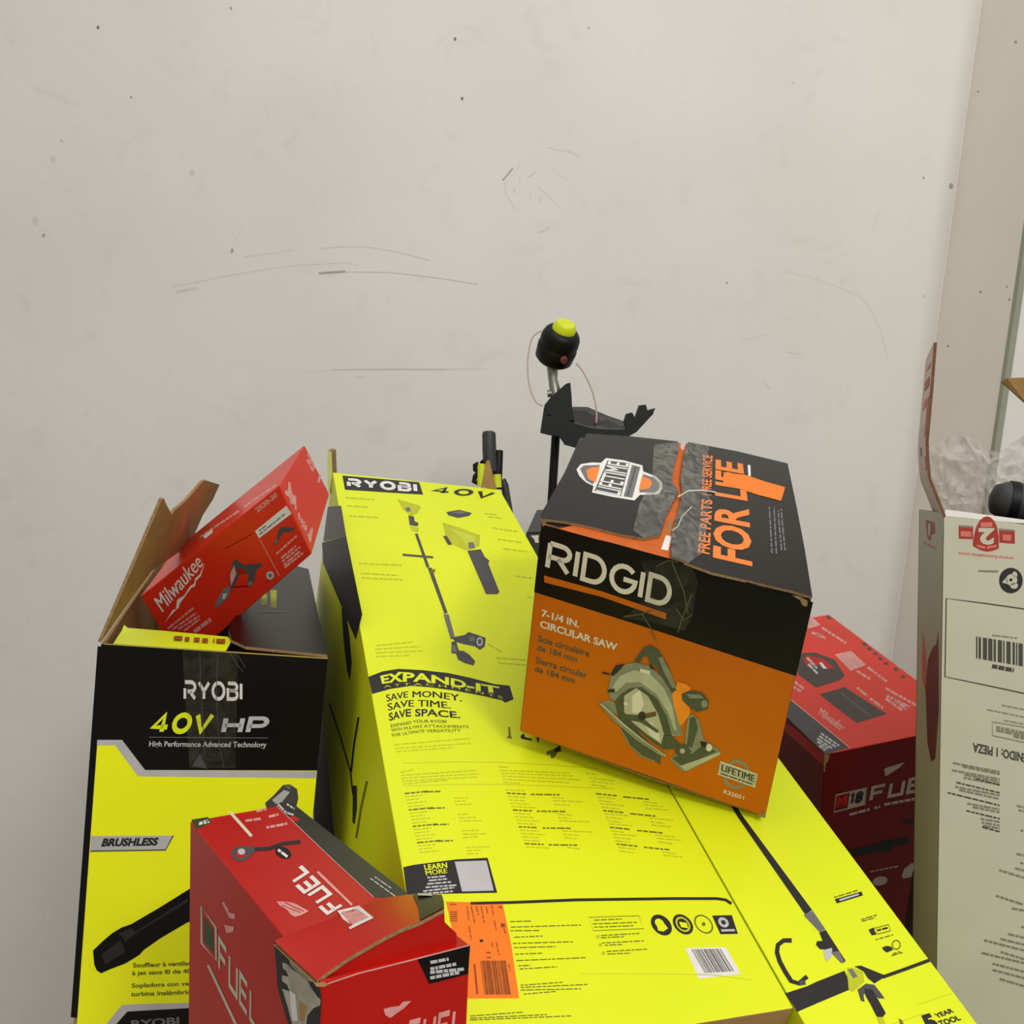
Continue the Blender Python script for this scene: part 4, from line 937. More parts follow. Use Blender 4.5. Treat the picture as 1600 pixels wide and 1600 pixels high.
# ================================================================ F: red box in the foreground
c = BOX['F']
e = empty('power_tool_carton', base(c), 'red box with a bent up top flap, in front of the leaf blower box', 'box')
mb = MB(); hexa(mb, c, {'front': RED}); body = mb.build('carton_body', e, bevel=0.0014, weld=True)
f = Face(c['000'], c['100'], c['110']); t = Face(c['000'], c['100'], c['101']); l = Face(c['000'], c['001'], c['011'])
k7 = K(280, 1240, 2.963); k8 = K(280, 1230, 8); k9 = K(420, 1400, 8); k5 = K(580, 1350, 6.4); k2 = K(100, 1100, 3.2)
mb = MB()
t.poly(mb, [(432, 1259), (458, 1255.5), (560, 1336), (637, 1396), (622, 1403), (584, 1402), (520, 1343)], mat('charcoal_print', (44, 46, 38), 0.36, 0.1, 30), 1); t.line(mb, [(432, 1259), (520, 1343), (584, 1402)], 1.2, PINKW, 2)
t.lines(mb, rows(k8, [(1235, 210, 1340, 320), (1345, 210, 1440, 270), (1350, 320, 1440, 350)]), 3, SILV, 2, seed=2); t.lines(mb, rows(k7, [(885, 392, 1000, 475), (905, 385, 985, 440)]), 1.6, SILV, 2, seed=3)
t.poly(mb, k8(1370, 370, 1450, 360, 1510, 410, 1440, 430), RED, 2)
t.poly(mb, k8(150, 405, 360, 372, 410, 440, 215, 525), GREEN, 1); t.lines(mb, rows(k8, [(245, 465, 380, 435), (250, 448, 360, 410)]), 2.2, WHT, 2, seed=4)
mb.build('stripe_print', body)
mb = MB()
t.poly(mb, k8(615, 315, 655, 305, 920, 600, 890, 625), CREAM, 2)
t.lines(mb, rows(k8, [(965, 300, 1090, 270), (1120, 370, 1240, 340), (830, 420, 1020, 395), (1090, 505, 1350, 455)]), 4.0, PINKW, 2, seed=5)
mb.build('text_block', body)
mb = MB()
x, y = k8(770, 830)[0]; t.ell(mb, x, y, 15, 12, GRYD, 2, inner=0.55); t.ell(mb, x + 1, y - 3, 6, 5, SILV, 3, n=12)
t.line(mb, k8(850, 760, 960, 775, 1120, 765, 1300, 705, 1520, 680), 6, INK, 2); t.poly(mb, k8(830, 740, 930, 735, 950, 800, 880, 860, 840, 820), GRYD, 3)
t.ell(mb, *k8(1300, 815)[0], 13.5, 8.5, BLK, 3, rot=25); t.lines(mb, rows(k8, [(1235, 780, 1355, 870)]), 4, WHT, 4, seed=1)
mb.build('product_picture', body)
mb = MB()
t.logo(mb, 'FUEL', [(538, 1414), (470, 1350)], [(511, 1430), (443, 1368)], WHT, 3, 0.20, 0.14)
t.line(mb, [(496, 1362), (550, 1414)], 4.0, PINKW, 3)
t.poly(mb, k9(95, 65, 160, 68, 240, 72, 330, 95, 500, 190, 480, 200, 400, 240, 330, 262, 270, 230, 230, 170, 130, 115), PINKW, 2); t.line(mb, k9(200, 80, 320, 140, 440, 190), 1.4, RED, 3); t.line(mb, k9(160, 110, 300, 170, 400, 205), 1.2, RED, 3)
mb.build('brand_lettering', body)
# left side print
mb = MB()
lm, = [mat('side_white_ink', (190, 186, 160), 0.5, 0.08)]
l.line(mb, [(314.5, 1416), (337, 1449), (337.5, 1501), (315, 1474)], 3.2, lm, 2, closed=True); l.poly(mb, [(319, 1432), (333, 1453), (334, 1490), (319, 1470)], GREEN, 1)
l.logo(mb, 'FUEL', [(341, 1516), (402, 1614)], [(341, 1460), (403, 1562)], lm, 2, 0.17, 0.14)
l.line(mb, [(325, 1508), (369, 1602)], 4, lm, 2)
l.poly(mb, [(347, 1411), (351, 1412), (356, 1426), (367, 1428), (367, 1436), (358, 1434)], PINKW, 2); l.poly(mb, [(350, 1445), (366, 1448), (364, 1456), (354, 1458)], PINKW, 2)
l.lines(mb, rows(k8, [(545, 1440, 640, 1600)]), 4, PINKW, 1, seed=3)
mb.build('side_lettering', body)
# torn corner
mb = MB()
l.poly(mb, k9(60, 540, 140, 600, 250, 700, 310, 780, 400, 960, 560, 1085, 640, 1160, 660, 1300, 640, 1600, 240, 1600, 160, 1330, 110, 1150, 85, 800), INK, 2)
tb = mat('torn_liner', (176, 168, 148), 0.8, 0.25, 60)
l.poly(mb, k9(170, 830, 230, 850, 300, 920, 380, 980, 500, 1080, 520, 1130, 600, 1250, 650, 1300, 640, 1370, 560, 1400, 480, 1500, 470, 1600, 290, 1600, 240, 1400, 180, 1200, 165, 1160, 260, 1190, 230, 1110, 165, 1060, 165, 990, 250, 1010, 220, 940, 175, 900), tb, 3)
l.poly(mb, k9(260, 1180, 330, 1230, 350, 1400, 360, 1560, 300, 1560, 270, 1380), WHT, 4); l.poly(mb, k9(380, 1300, 480, 1380, 440, 1560, 390, 1560), KRAFT, 4)
l.poly(mb, k9(100, 560, 200, 620, 300, 720, 350, 830, 420, 930, 560, 1070, 600, 1085, 480, 1060, 360, 960, 270, 860, 240, 720), mat('torn_edge', (150, 140, 118), 0.9, 0.2, 90), 4)
mb.build('torn_corner', body)
mb = MB()
f.poly(mb, k9(560, 1085, 700, 1075, 745, 1105, 700, 1135, 600, 1135), KRAFT, 3); f.line(mb, [(512, 1537), (560, 1521), (620, 1506), (733, 1477)], 2.2, PINKW, 3)
mb.build('worn_edge', body)
mb = MB()
f.poly(mb, k5(460, 945, 990, 810, 970, 1100, 580, 1200), BLK, 2); f.lines(mb, rows(k5, [(592, 985, 775, 950), (592, 1050, 850, 1000), (590, 1085, 935, 1050), (590, 1140, 880, 1085)]), 5, SILV, 3, seed=6)
mb.build('corner_label', body)
mb = MB()
f.poly(mb, k5(125, 1450, 200, 1430, 280, 1420, 320, 1375, 400, 1370, 330, 1440, 260, 1490, 190, 1540, 140, 1510), PINKW, 2)
f.logo(mb, 'FUEL', [(634, 1640), (722, 1618)], [(640, 1594), (726, 1572)], PINKW, 2, 0.2, 0.14)
f.line(mb, [(590, 1614), (632, 1604), (632, 1640), (588, 1652)], 3, WHT, 2, closed=True)
mb.build('front_lettering', body)
# lifted flap
vv = (c['010'] - c['000']).normalized(); ww = (c['001'] - c['000']).normalized()
tq, tn = t.q + t.n * 0.002, t.n
crease = [(428, 1470), (455, 1458), (490, 1446), (540, 1426), (590, 1404), (636, 1398), (690, 1400)]
mid = [(460, 1500), (478, 1494), (518, 1470), (570, 1446), (612, 1426), (650, 1418), (693, 1410)]
lip = [(495, 1532), (506, 1523), (545, 1496), (590, 1470), (622, 1453), (656, 1440), (694, 1420)]
A_ = [hit(x, y, tq, tn) for x, y in crease]
C_ = [hit(x, y, f.q + ww * (0.002 + 0.0006 * i), f.n) for i, (x, y) in enumerate(lip)]
B_ = []
for i, (x, y) in enumerate(mid):
    zz = ((A_[i] + C_[i]) / 2 - CAM).dot(CR.col[2]); B_.append(at(x, y, zz * 0.992))
mb = MB(); mb.strip([A_, B_, C_], RED)
mb.strip([[p - t.n * 0.003 for p in C_], [p - t.n * 0.003 for p in B_], [p - t.n * 0.003 for p in A_]], KRAFT)
mb.strip([C_, [p - t.n * 0.003 for p in C_]], KRAFTD)
flp_v = [p for r_ in (A_, B_, C_) for p in r_]; flp_f = [[i * 7 + j, i * 7 + j + 1, (i + 1) * 7 + j + 1, (i + 1) * 7 + j] for i in range(2) for j in range(6)]
flp = mb.build('top_flap', e, 'front end of the red top, bent up')
mb = MB()
h = 0.0004 * t.n
s0 = A_[5] + (A_[6] - A_[5]) * 0.15; s1 = C_[5] + (C_[6] - C_[5]) * 0.0; m0 = B_[5] + (B_[6] - B_[5]) * 0.07
mb.strip([[s0 + h * 3, A_[6] + h * 3], [m0 + h * 3, B_[6] + h * 3], [s1 + h * 3, C_[6] + h * 3]], INK)
mb.build('corner_label', flp)
mb = MB()
mb.strip([[A_[5] + (A_[6] - A_[5]) * a + (B_[6] - A_[6]) * b + h * 6 for a in (0.3, 0.5, 0.7)] for b in (0.15, 0.5)], SILV); mb.build('label_print', flp)
from mathutils.bvhtree import BVHTree
bv = BVHTree.FromPolygons([p for p in flp_v], flp_f)
bt = BVHTree.FromPolygons([c[i] for i in ('000', '100', '101', '001')], [[0, 1, 2, 3]])
def drape(x, y, h=0.0005):
    d = ray(x, y).normalized(); best = None
    for b_ in (bv, bt):
        r_ = b_.ray_cast(CAM, d)
        if r_[0] is not None and (best is None or r_[3] < best): best = r_[3]
    return CAM + d * (best - h / max(0.25, abs(d.dot(t.n))))
mb = MB()
sq_ = [(527, 1423), (547, 1452), (584, 1434), (561, 1415)]; ic_ = [(533, 1425), (549, 1446), (576, 1433), (558, 1420)]
for i in range(4):
    for j in range(8):
        qd = []
        for L_, s_ in ((sq_, j / 8), (sq_, (j + 1) / 8), (ic_, (j + 1) / 8), (ic_, j / 8)):
            a_, b_ = L_[i], L_[(i + 1) % 4]; qd.append(drape(a_[0] + (b_[0] - a_[0]) * s_, a_[1] + (b_[1] - a_[1]) * s_, 0.0011))
        mb.poly(qd, WHT)
for i in range(6):
    for j in range(6):
        def g_(u, v):
            a_ = (ic_[0][0] + (ic_[1][0] - ic_[0][0]) * u, ic_[0][1] + (ic_[1][1] - ic_[0][1]) * u); b_ = (ic_[3][0] + (ic_[2][0] - ic_[3][0]) * u, ic_[3][1] + (ic_[2][1] - ic_[3][1]) * u)
            return drape(a_[0] + (b_[0] - a_[0]) * v, a_[1] + (b_[1] - a_[1]) * v, 0.0009)
        mb.poly([g_(i / 6, j / 6), g_((i + 1) / 6, j / 6), g_((i + 1) / 6, (j + 1) / 6), g_(i / 6, (j + 1) / 6)], PINKW)
mb.build('emblem', flp)
# the inner flap showing under it
mb = MB()
inn = [(498, 1534), (545, 1499), (590, 1473), (622, 1456), (656, 1443), (694, 1422), (695, 1441), (713, 1458), (714, 1480), (620, 1506), (514, 1538)]
mb.prism([hit(x, y, f.q + ww * 0.006, f.n) for x, y in inn], ww * 0.003, RED, KRAFT)
mb.build('inner_flap', e)

# ================================================================ MR: red box at the right, behind the yellow one
c = BOX['MR']
e = empty('saw_carton', base(c), 'large red box with battery pictures, between the circular saw box and the white box', 'box')
mb = MB(); hexa(mb, c, {'front': DRED, 'left': DRED, 'top': REDL}); body = mb.build('carton_body', e, bevel=0.002, weld=True)  # one red: shade painted into front and left, light into the top
f = Face(c['000'], c['100'], c['110']); t = Face(c['000'], c['100'], c['101']); l = Face(c['000'], c['001'], c['011'])
k = K(1200, 900, 5.333); kb = K(1200, 1150, 4.571); kc = K(1200, 1080, 10)
mb = MB()
t.poly(mb, kc(290, 400, 340, 120, 700, 410, 1275, 880, 1080, 930, 930, 985, 870, 965), GRYD, 1); t.line(mb, kc(340, 120, 700, 410, 1275, 880), 1.4, PINKW, 2)
t.poly(mb, kc(-200, -40, 340, 120, 290, 400, -200, 10), GRYD, 1)
t.lines(mb, rows(kc, [(830, 660, 1110, 850), (800, 700, 1060, 870), (770, 740, 1000, 890), (770, 790, 950, 900), (800, 850, 900, 920)]), 3.0, SILV, 2, seed=4)
mb.build('stripe_print', body)
mb = MB()
t.poly(mb, k(430, 985, 640, 925, 800, 1030, 990, 1150, 740, 1225, 560, 1090), mat('battery_picture_grey', (70, 62, 56), 0.45, 0.1, 40), 1); t.line(mb, k(610, 975, 740, 1080, 860, 1170), 1.2, GRYM, 2)
mb.build('battery_picture', body); mb = MB()
t.poly(mb, k(245, 700, 290, 640, 400, 640, 560, 700, 640, 830, 600, 868, 400, 930, 250, 820), MATS['battery_picture_grey'], 1); t.poly(mb, k(290, 690, 330, 660, 460, 690, 560, 770, 480, 775, 420, 740, 330, 760), RED, 2)
t.lines(mb, rows(k, [(325, 680, 400, 765), (335, 735, 415, 815), (350, 700, 410, 770)]), 3.4, SILV, 3, seed=3); t.poly(mb, k(425, 722, 450, 720, 480, 760, 500, 770, 460, 772), WHT, 3)
mb.build('battery_picture', body)
mb = MB()
t.text(mb, 'Milwaukee', [(1279, 1117), (1312, 1141)], [(1283, 1105), (1327, 1134)], PINKW, 2, 0.04)
t.poly(mb, k(555, 655, 690, 622, 820, 740, 690, 790), PINKW, 1); t.poly(mb, k(330, 330, 370, 340, 440, 410, 330, 440), PINKW, 1)
t.lines(mb, rows(k, [(365, 470, 480, 520), (450, 430, 650, 560), (400, 480, 470, 510), (740, 790, 850, 860), (830, 760, 990, 880), (980, 935, 1250, 1085), (990, 1000, 1180, 1090), (980, 1020, 1120, 1120), (1040, 1020, 1150, 1110), (740, 930, 830, 1000), (850, 1020, 960, 1100), (205, 870, 300, 940), (205, 920, 280, 965)]), 4, PINKW, 1, seed=8)
for x, y in ((480, 340), (780, 560), (820, 600), (870, 640), (910, 680), (960, 720), (1040, 770), (1100, 830)):
    t.poly(mb, k(x, y, x + 30, y - 8, x + 50, y + 18, x + 20, y + 20), GRYD, 2)
mb.build('text_block', body)
mb = MB()
rw = mat('shaded_white_ink', (170, 160, 146), 0.5, 0.08)  # white print with the front's shade put into the colour
f.line(mb, kb(488, 422, 706, 372, 690, 488, 472, 543), 2.4, rw, 3, closed=True); f.poly(mb, kb(585, 402, 700, 375, 684, 486, 568, 516), rw, 2)
f.logo(mb, 'M', kb(488, 520, 560, 502), kb(497, 430, 570, 413), RED, 3, 0.3, 0.1); f.logo(mb, '18', kb(572, 500, 672, 474), kb(588, 410, 690, 386), INK, 4, 0.3, 0.1)
f.logo(mb, 'FUEL', [(1357.5, 1253.5), (1466, 1231)], [(1362, 1228.5), (1471, 1205)], rw, 3, 0.2, 0.16)
f.lines(mb, rows(kb, [(582, 562, 730, 522), (760, 515, 800, 505), (830, 490, 1095, 440)]), 4, rw, 3, seed=2); f.poly(mb, kb(830, 235, 860, 222, 980, 185, 940, 225, 870, 270, 838, 290), rw, 3)
mb.build('brand_lettering', body)
mb = MB()
f.poly(mb, kb(540, 822, 640, 800, 780, 765, 840, 740, 862, 745, 940, 730, 1000, 710, 1020, 760, 900, 790, 850, 830, 760, 832, 600, 868), BLK, 2); f.poly(mb, kb(960, 600, 1060, 590, 1050, 620, 980, 630), BLK, 2)
f.poly(mb, kb(955, 1005, 970, 950, 1030, 905, 1060, 920, 1050, 960, 1095, 965, 1050, 1000, 970, 1018), rw, 2); f.lines(mb, rows(kb, [(730, 970, 930, 930)]), 2, rw, 2, seed=4); f.ell(mb, *kb(800, 1035)[0], 12, 7, rw, 2, rot=-12)
f.poly(mb, kb(1040, 900, 1140, 540, 1152, 545, 1085, 900), RED, 2)
mb.build('product_picture', body)
mb = MB(); l.poly(mb, kc(220, 590, 290, 490, 560, 700, 870, 985, 870, 1160, 640, 960), RED, 1); mb.build('side_band', body)
mb = MB(); f.poly(mb, kc(880, 985, 970, 990, 930, 1110, 905, 1120, 890, 1260, 870, 1260), KRAFTD, 3); mb.build('worn_corner', body)

# ================================================================ W: tall white box at the right edge, open with loose flaps
c = BOX['W']
e = empty('white_carton', base(c), 'tall white box with upside down red printing and a flap standing upright', 'box')
mb = MB(); open_carton(mb, c, 0.004, {'front': CARDW}); body = mb.build('carton_body', e)
f = Face(c['000'], c['100'], c['110']); l = Face(c['000'], c['001'], c['011'])
kw = K(1420, 740, 8.889); kx = K(1420, 780, 4.21); ky = K(1420, 1150, 3.556)
wr = mat('brick_red_ink', (160, 48, 30), 0.5, 0.06); wp = mat('pale_red_ink', (206, 110, 98), 0.5, 0.08); wg = mat('warm_grey_ink', (128, 124, 104), 0.55, 0.08); wk = mat('warm_dark_ink', (70, 68, 58), 0.55, 0.08)
mb = MB()
f.poly(mb, kw(895, 1010, 890, 950, 900, 880, 935, 745, 985, 650, 1040, 605, 1085, 592, 1140, 610, 1190, 660, 1222, 730, 1250, 880, 1250, 1040, 1160, 1075, 1080, 1085, 990, 1060, 920, 1022), wr, 2)
f.text(mb, '2', kw(1190, 772, 968, 770), kw(1186, 975, 970, 972), CARDW, 3, 0.05)
f.poly(mb, kw(1000, 680, 1160, 672, 1160, 740, 1000, 745), wp, 3); f.poly(mb, kw(930, 985, 1060, 1010, 1060, 1045, 960, 1020), wp, 3); f.poly(mb, kw(1085, 1010, 1225, 985, 1215, 1020, 1085, 1045), wp, 3)
f.poly(mb, kw(690, 715, 895, 728, 890, 912, 695, 905), wr, 1); f.poly(mb, kw(720, 800, 870, 805, 868, 880, 720, 872), wp, 2); f.poly(mb, kw(692, 716, 895, 728, 894, 752, 692, 742), wg, 2)
f.poly(mb, kw(1250, 760, 1472, 785, 1472, 975, 1260, 960), wr, 1); f.poly(mb, kw(1305, 845, 1425, 850, 1422, 935, 1305, 925), wp, 2); f.poly(mb, kw(1250, 762, 1470, 778, 1470, 805, 1250, 790), wg, 2)
f.text(mb, 'www.homelite.com', kw(1465, 1160, 690, 1090), kw(1462, 1200, 690, 1128), wp, 2, 0.03)
mb.build('logo_print', body)
mb = MB()
x, y = kw(1418, 1485)[0]; f.ell(mb, x, y, 18.5, 20, INK, 2); f.ell(mb, x + 1, y - 1, 9, 9, CARDW, 3); f.ell(mb, x + 5, y + 8, 6, 5, CARDW, 3); f.ell(mb, x + 6, y - 9, 4, 5, CARDW, 3); f.poly(mb, [(x - 14, y + 3), (x - 6, y - 6), (x - 4, y + 6)], CARDW, 3); f.ell(mb, x, y - 1, 2.5, 2.5, INK, 4)
f.bar(mb, *[v for p in kw(965, 1352, 1240, 1360) for v in p], 3, wg, 2)
mb.build('safety_icon', body)
mb = MB()
f.line(mb, kx(760, 722, 500, 685, 247, 653, 238, 1168, 500, 1222, 760, 1278), 2.0, wk, 2)
r = random.Random(3); u = 0.0
while u < 1.2:
    w = r.choice((0.03, 0.05, 0.09)); g0 = lambda a: (443 + 307 * a); 
    f.poly(mb, kx(g0(u), 903 + 48 * u, g0(u + w), 903 + 48 * (u + w), g0(u + w), 1046 + 54 * (u + w), g0(u), 1046 + 54 * u), wk, 2); u += w + r.choice((0.025, 0.04))
f.lines(mb, rows(kx, [(548, 895, 718, 915)]), 2.2, wg, 2, seed=2); f.lines(mb, rows(kx, [(548, 1098, 692, 1126)]), 6.5, wk, 2, seed=12)
mb.build('barcode_print', body)
mb = MB()
f.lines(mb, rows(kx, [(612, 1355, 758, 1384), (515, 1384, 758, 1434), (625, 1455, 758, 1480)]), 2.0, wg, 2, seed=3)
f.line(mb, kx(760, 1500, 550, 1465, 550, 1555, 760, 1600), 1.6, wg, 2); f.lines(mb, rows(kx, [(575, 1500, 758, 1538), (575, 1520, 758, 1556), (690, 1560, 758, 1574)]), 4, wg, 2, seed=4)
f.text(mb, 'CONTENIDO: 1 PIEZA', [(1640, 1186), (1520, 1161)], [(1640, 1199), (1519.5, 1174)], wk, 2, 0.035)
LL = [(245, 150, 505, 200), (300, 170, 505, 212), (240, 190, 505, 240), (310, 215, 505, 255), (305, 232, 505, 270), (258, 282, 505, 330), (280, 300, 505, 350), (325, 375, 505, 408), (355, 395, 505, 424), (400, 460, 505, 478), (405, 480, 505, 498), (412, 498, 505, 514)]
LD = [(372, 238, 505, 272), (265, 258, 505, 316), (217, 315, 505, 386), (320, 415, 505, 460), (408, 506, 505, 532)]
f.lines(mb, rows(ky, LL), 3.2, wg, 2, seed=6); f.lines(mb, rows(ky, LD), 2.4, wk, 2, seed=7)
f.lines(mb, rows(ky, [(600, 388, 640, 396), (610, 412, 640, 418), (622, 525, 640, 530), (598, 655, 640, 664), (620, 705, 640, 710), (590, 735, 640, 748), (502, 745, 640, 788), (485, 888, 640, 938), (572, 958, 640, 970), (625, 1060, 640, 1064), (552, 1100, 640, 1122), (510, 1128, 640, 1160), (418, 1135, 640, 1192), (510, 1200, 640, 1240), (405, 1205, 640, 1262), (465, 1265, 640, 1310), (465, 1300, 640, 1345), (505, 1350, 640, 1390)]), 3.4, wg, 2, seed=9)
mb.build('text_block', body)
mb = MB()
l.poly(mb, [(1450, 1030), (1457, 1012), (1463, 1006), (1466, 985), (1466.5, 1110), (1461, 1185), (1455, 1190), (1449, 1160), (1446, 1075)], mat('maroon_picture', (96, 30, 24), 0.5, 0.2, 30), 2)
l.poly(mb, [(1441, 985), (1446, 1010), (1448, 1050), (1446, 1080), (1440.5, 1060)], wp, 1)
l.poly(mb, [(1446, 812), (1460, 816), (1461, 832), (1455, 836), (1454, 845), (1449, 842)], wr, 2); l.poly(mb, [(1450, 818), (1454, 819), (1453, 838), (1450, 836)], CARDW, 3); l.lines(mb, [(1443, 847, 1462, 857)], 3, wp, 2)
mb.build('side_print', body)
# flaps
w_ = (c['001'] - c['000']).normalized()
prof = [(1475, 810), (1468, 793), (1459, 770), (1450, 748), (1447, 715), (1446, 690), (1450, 645), (1454, 600), (1459, 535)]
fr = [at(x, y, 1.100 - 0.002 * i) for i, (x, y) in enumerate(prof)]
mb = MB(); th = V((0.004, 0, 0.0)); dv = w_ * 0.12 + V((0.012, 0, 0.0))
bk = [p + dv for p in fr]; bk[-1] = fr[-1] + dv * 0.85 + V((0, 0, -0.006))
pink = mat('pale_printed_board', (206, 190, 176), 0.55, 0.12, 40)
mb.strip([fr, bk], pink); mb.strip([[p + th for p in bk], [p + th for p in fr]], KRAFT); mb.strip([[p + th for p in fr], fr], mat('dark_cut_edge', (112, 76, 54), 0.9, 0.2, 120), False); mb.strip([bk, [p + th for p in bk]], KRAFTD, False); mb.poly([fr[-1], fr[-1] + th, bk[-1] + th, bk[-1]], KRAFTD)
lf = mb.build('left_flap', e, 'white printed flap standing upright')
mb = MB()
o1 = V((-0.0006, 0, 0))
def onflap(i, a): 
    j = int(i); s_ = i - j; p = fr[j] + (fr[min(j + 1, len(fr) - 1)] - fr[j]) * s_; q_ = bk[j] + (bk[min(j + 1, len(bk) - 1)] - bk[j]) * s_; return p + (q_ - p) * a + o1
for a0, a1, b0, b1, m_ in ((7.0, 7.25, 0.15, 0.7, wr), (7.5, 7.6, 0.2, 0.6, wp), (5.2, 6.6, 0.05, 0.18, wp), (6.3, 6.6, 0.3, 0.7, wp), (4.2, 4.8, 0.5, 0.62, wg), (3.4, 4.1, 0.05, 0.16, wp)):
    mb.poly([onflap(a0, b0), onflap(a0, b1), onflap(a1, b1), onflap(a1, b0)], m_)
mb.build('flap_print', lf)
mb = MB()
q = [at(1566, 597, 1.28), at(1574, 591, 1.27), at(1640, 588, 1.22), at(1660, 700, 1.2), at(1605, 632, 1.24)]
rt = c['101'] + (c['100'] - c['101']) * 0.3; rt2 = c['101'] + (c['100'] - c['101']) * 0.7
mb.prism(q + [rt2, rt] if False else q, V((0.0, 0.004, 0)), KRAFT, CARDW); 
mb.prism([q[2], q[3], rt2, rt], V((0.004, 0, 0)), KRAFT, CARDW)
mb.build('right_flap', e, 'brown flap tip leaning in')
mb = MB(); f.poly(mb, [(1476, 802.5), (1478, 796), (1600, 812), (1600, 818), (1476, 806)], mat('bright_white_board', (232, 230, 222), 0.5, 0.03), 1); mb.build('front_rim', body)

# ================================================================ what sits in the white box
def crumple(name, top_edge, bottom_edge, z0, bulge, seed, label, cat):
    """a creased pillow of film: front and back sheets between two outlines"""
    off = V((seed * 3.1, seed * 1.7, seed * 2.3)); nu, nv = 15, 11; rows = {}
    for sgn in (-1, 1):
        G = []
        for i in range(nv + 1):
            R_ = []
            for j in range(nu + 1):
                u, v = j / nu, i / nv; a, b = lerp(top_edge, u), lerp(bottom_edge, u)
                q = V((u * 3.0, v * 2.6, sgn * 0.7)) + off
                k_ = (math.sin(math.pi * u) * math.sin(math.pi * min(1, 0.06 + v * 0.94))) ** 0.5
                cr = abs(noise.noise(q * 1.3)) * 1.3 - abs(noise.noise(q * 2.9)) * 0.9 + abs(noise.noise(q * 5.5)) * 0.45
                jit = V((noise.noise(q * 2.2 + V((9, 0, 0))), noise.noise(q * 2.2 + V((0, 9, 0))))) * 11 * k_
                R_.append(at(a[0] + (b[0] - a[0]) * v + jit.x, a[1] + (b[1] - a[1]) * v + jit.y, z0 + sgn * bulge * k_ * (0.85 - 1.25 * cr)))
            G.append(R_)
        rows[sgn] = G
    mb = MB(); mb.strip(rows[-1], PLFILM, False); mb.strip([r_[::-1] for r_ in rows[1]], PLFILM, False)
    o = mb.build(name); o['label'] = label; o['category'] = cat
    c0 = at(*lerp(bottom_edge, 0.5), z0)
    o.data.transform(Matrix.Translation(-c0)); o.location = c0
    return o
crumple('plastic_bag', [(1453, 740), (1453, 700), (1467, 689), (1490, 684), (1512, 682), (1530, 690), (1540, 704), (1552, 720)], [(1463, 790), (1476, 806), (1490, 810), (1510, 812), (1530, 815), (1548, 816), (1556, 812), (1560, 770)], 1.175, 0.045, 2, 'crumpled clear plastic bag beside the upright flap of the white box', 'plastic bag')
crumple('plastic_bag', [(1532, 716), (1545, 704), (1562, 706), (1580, 694), (1600, 680), (1625, 672), (1650, 690)], [(1540, 768), (1552, 782), (1568, 778), (1590, 772), (1610, 772), (1630, 780), (1655, 760)], 1.24, 0.035, 5, 'clear plastic wrap above the dark tool part in the white box', 'plastic bag')
e2 = empty('tool_housing', at(1590, 800, 1.07) + V((0, 0, -0.06)), 'dark rounded tool part lying in the top of the white box', 'tool')
mb = MB(); a0 = at(1568, 782, 1.128); a1 = a0 + (BOX['W']['100'] - BOX['W']['000']).normalized() * 0.13 + V((0, 0, -0.004)); ax = (a1 - a0).normalized()
mb.tube([a0 - ax * 0.016, a0 - ax * 0.012, a0, a0 + ax * 0.03, a1], [0.006, 0.018, 0.024, 0.026, 0.028], PLASG, 24); mb.build('housing', e2)
mb = MB(); mb.tube([a0 + ax * 0.004, a0 + ax * 0.014], 0.0262, PLAST, 24); mb.build('grip_ring', e2)

# ================================================================ between the red and the white box: a charcoal case
q = {'000': at(1436, 1385, 1.285), '100': at(1475, 1378, 1.275)}
for a in ('000', '100'): q[a[0] + '1' + a[2]] = q[a] + V((0, 0, -0.30))
for a in ('000', '100', '010', '110'): q[a[:2] + '1'] = q[a] + V((0.012, 0.05, 0.0))
e = empty('tool_case', base(q), 'charcoal grey case squeezed between the red box and the white box', 'case')
mb = MB(); hexa(mb, q, {'front': PLASG}); body = mb.build('case_body', e, bevel=0.003, weld=True)
mb = MB(); f = Face(q['000'], q['100'], q['110']); f.poly(mb, [(1443, 1383), (1462, 1380), (1461, 1400), (1444, 1402)], GRYM, 1); f.poly(mb, [(1437, 1462), (1444, 1466), (1460, 1486), (1456, 1490), (1438, 1476)], GRYM, 1); mb.build('grey_label', body)

# ================================================================ black carton peeping out behind the big yellow box
q = {'000': at(822, 833, 1.70), '100': at(905, 828, 1.70)}
for a in ('000', '100'): q[a[0] + '1' + a[2]] = q[a] + V((0, 0, -0.26))
for a in ('000', '100', '010', '110'): q[a[:2] + '1'] = q[a] + V((0.02, 0.16, 0.03))
e = empty('black_carton', base(q), 'black carton peeping out between the long yellow box and the circular saw box', 'box')
mb = MB(); hexa(mb, q, {'front': mat('slate_print', (62, 60, 60), 0.5, 0.1, 30)}); body = mb.build('carton_body', e, bevel=0.002, weld=True)
mb = MB(); f = Face(q['000'], q['100'], q['110']); f.line(mb, [(823, 833), (846, 832)], 3, INK, 1); f.poly(mb, [(829, 837), (842, 836), (841, 842), (842, 848), (836, 848), (835, 843)], WHT, 2); mb.build('white_print', body)

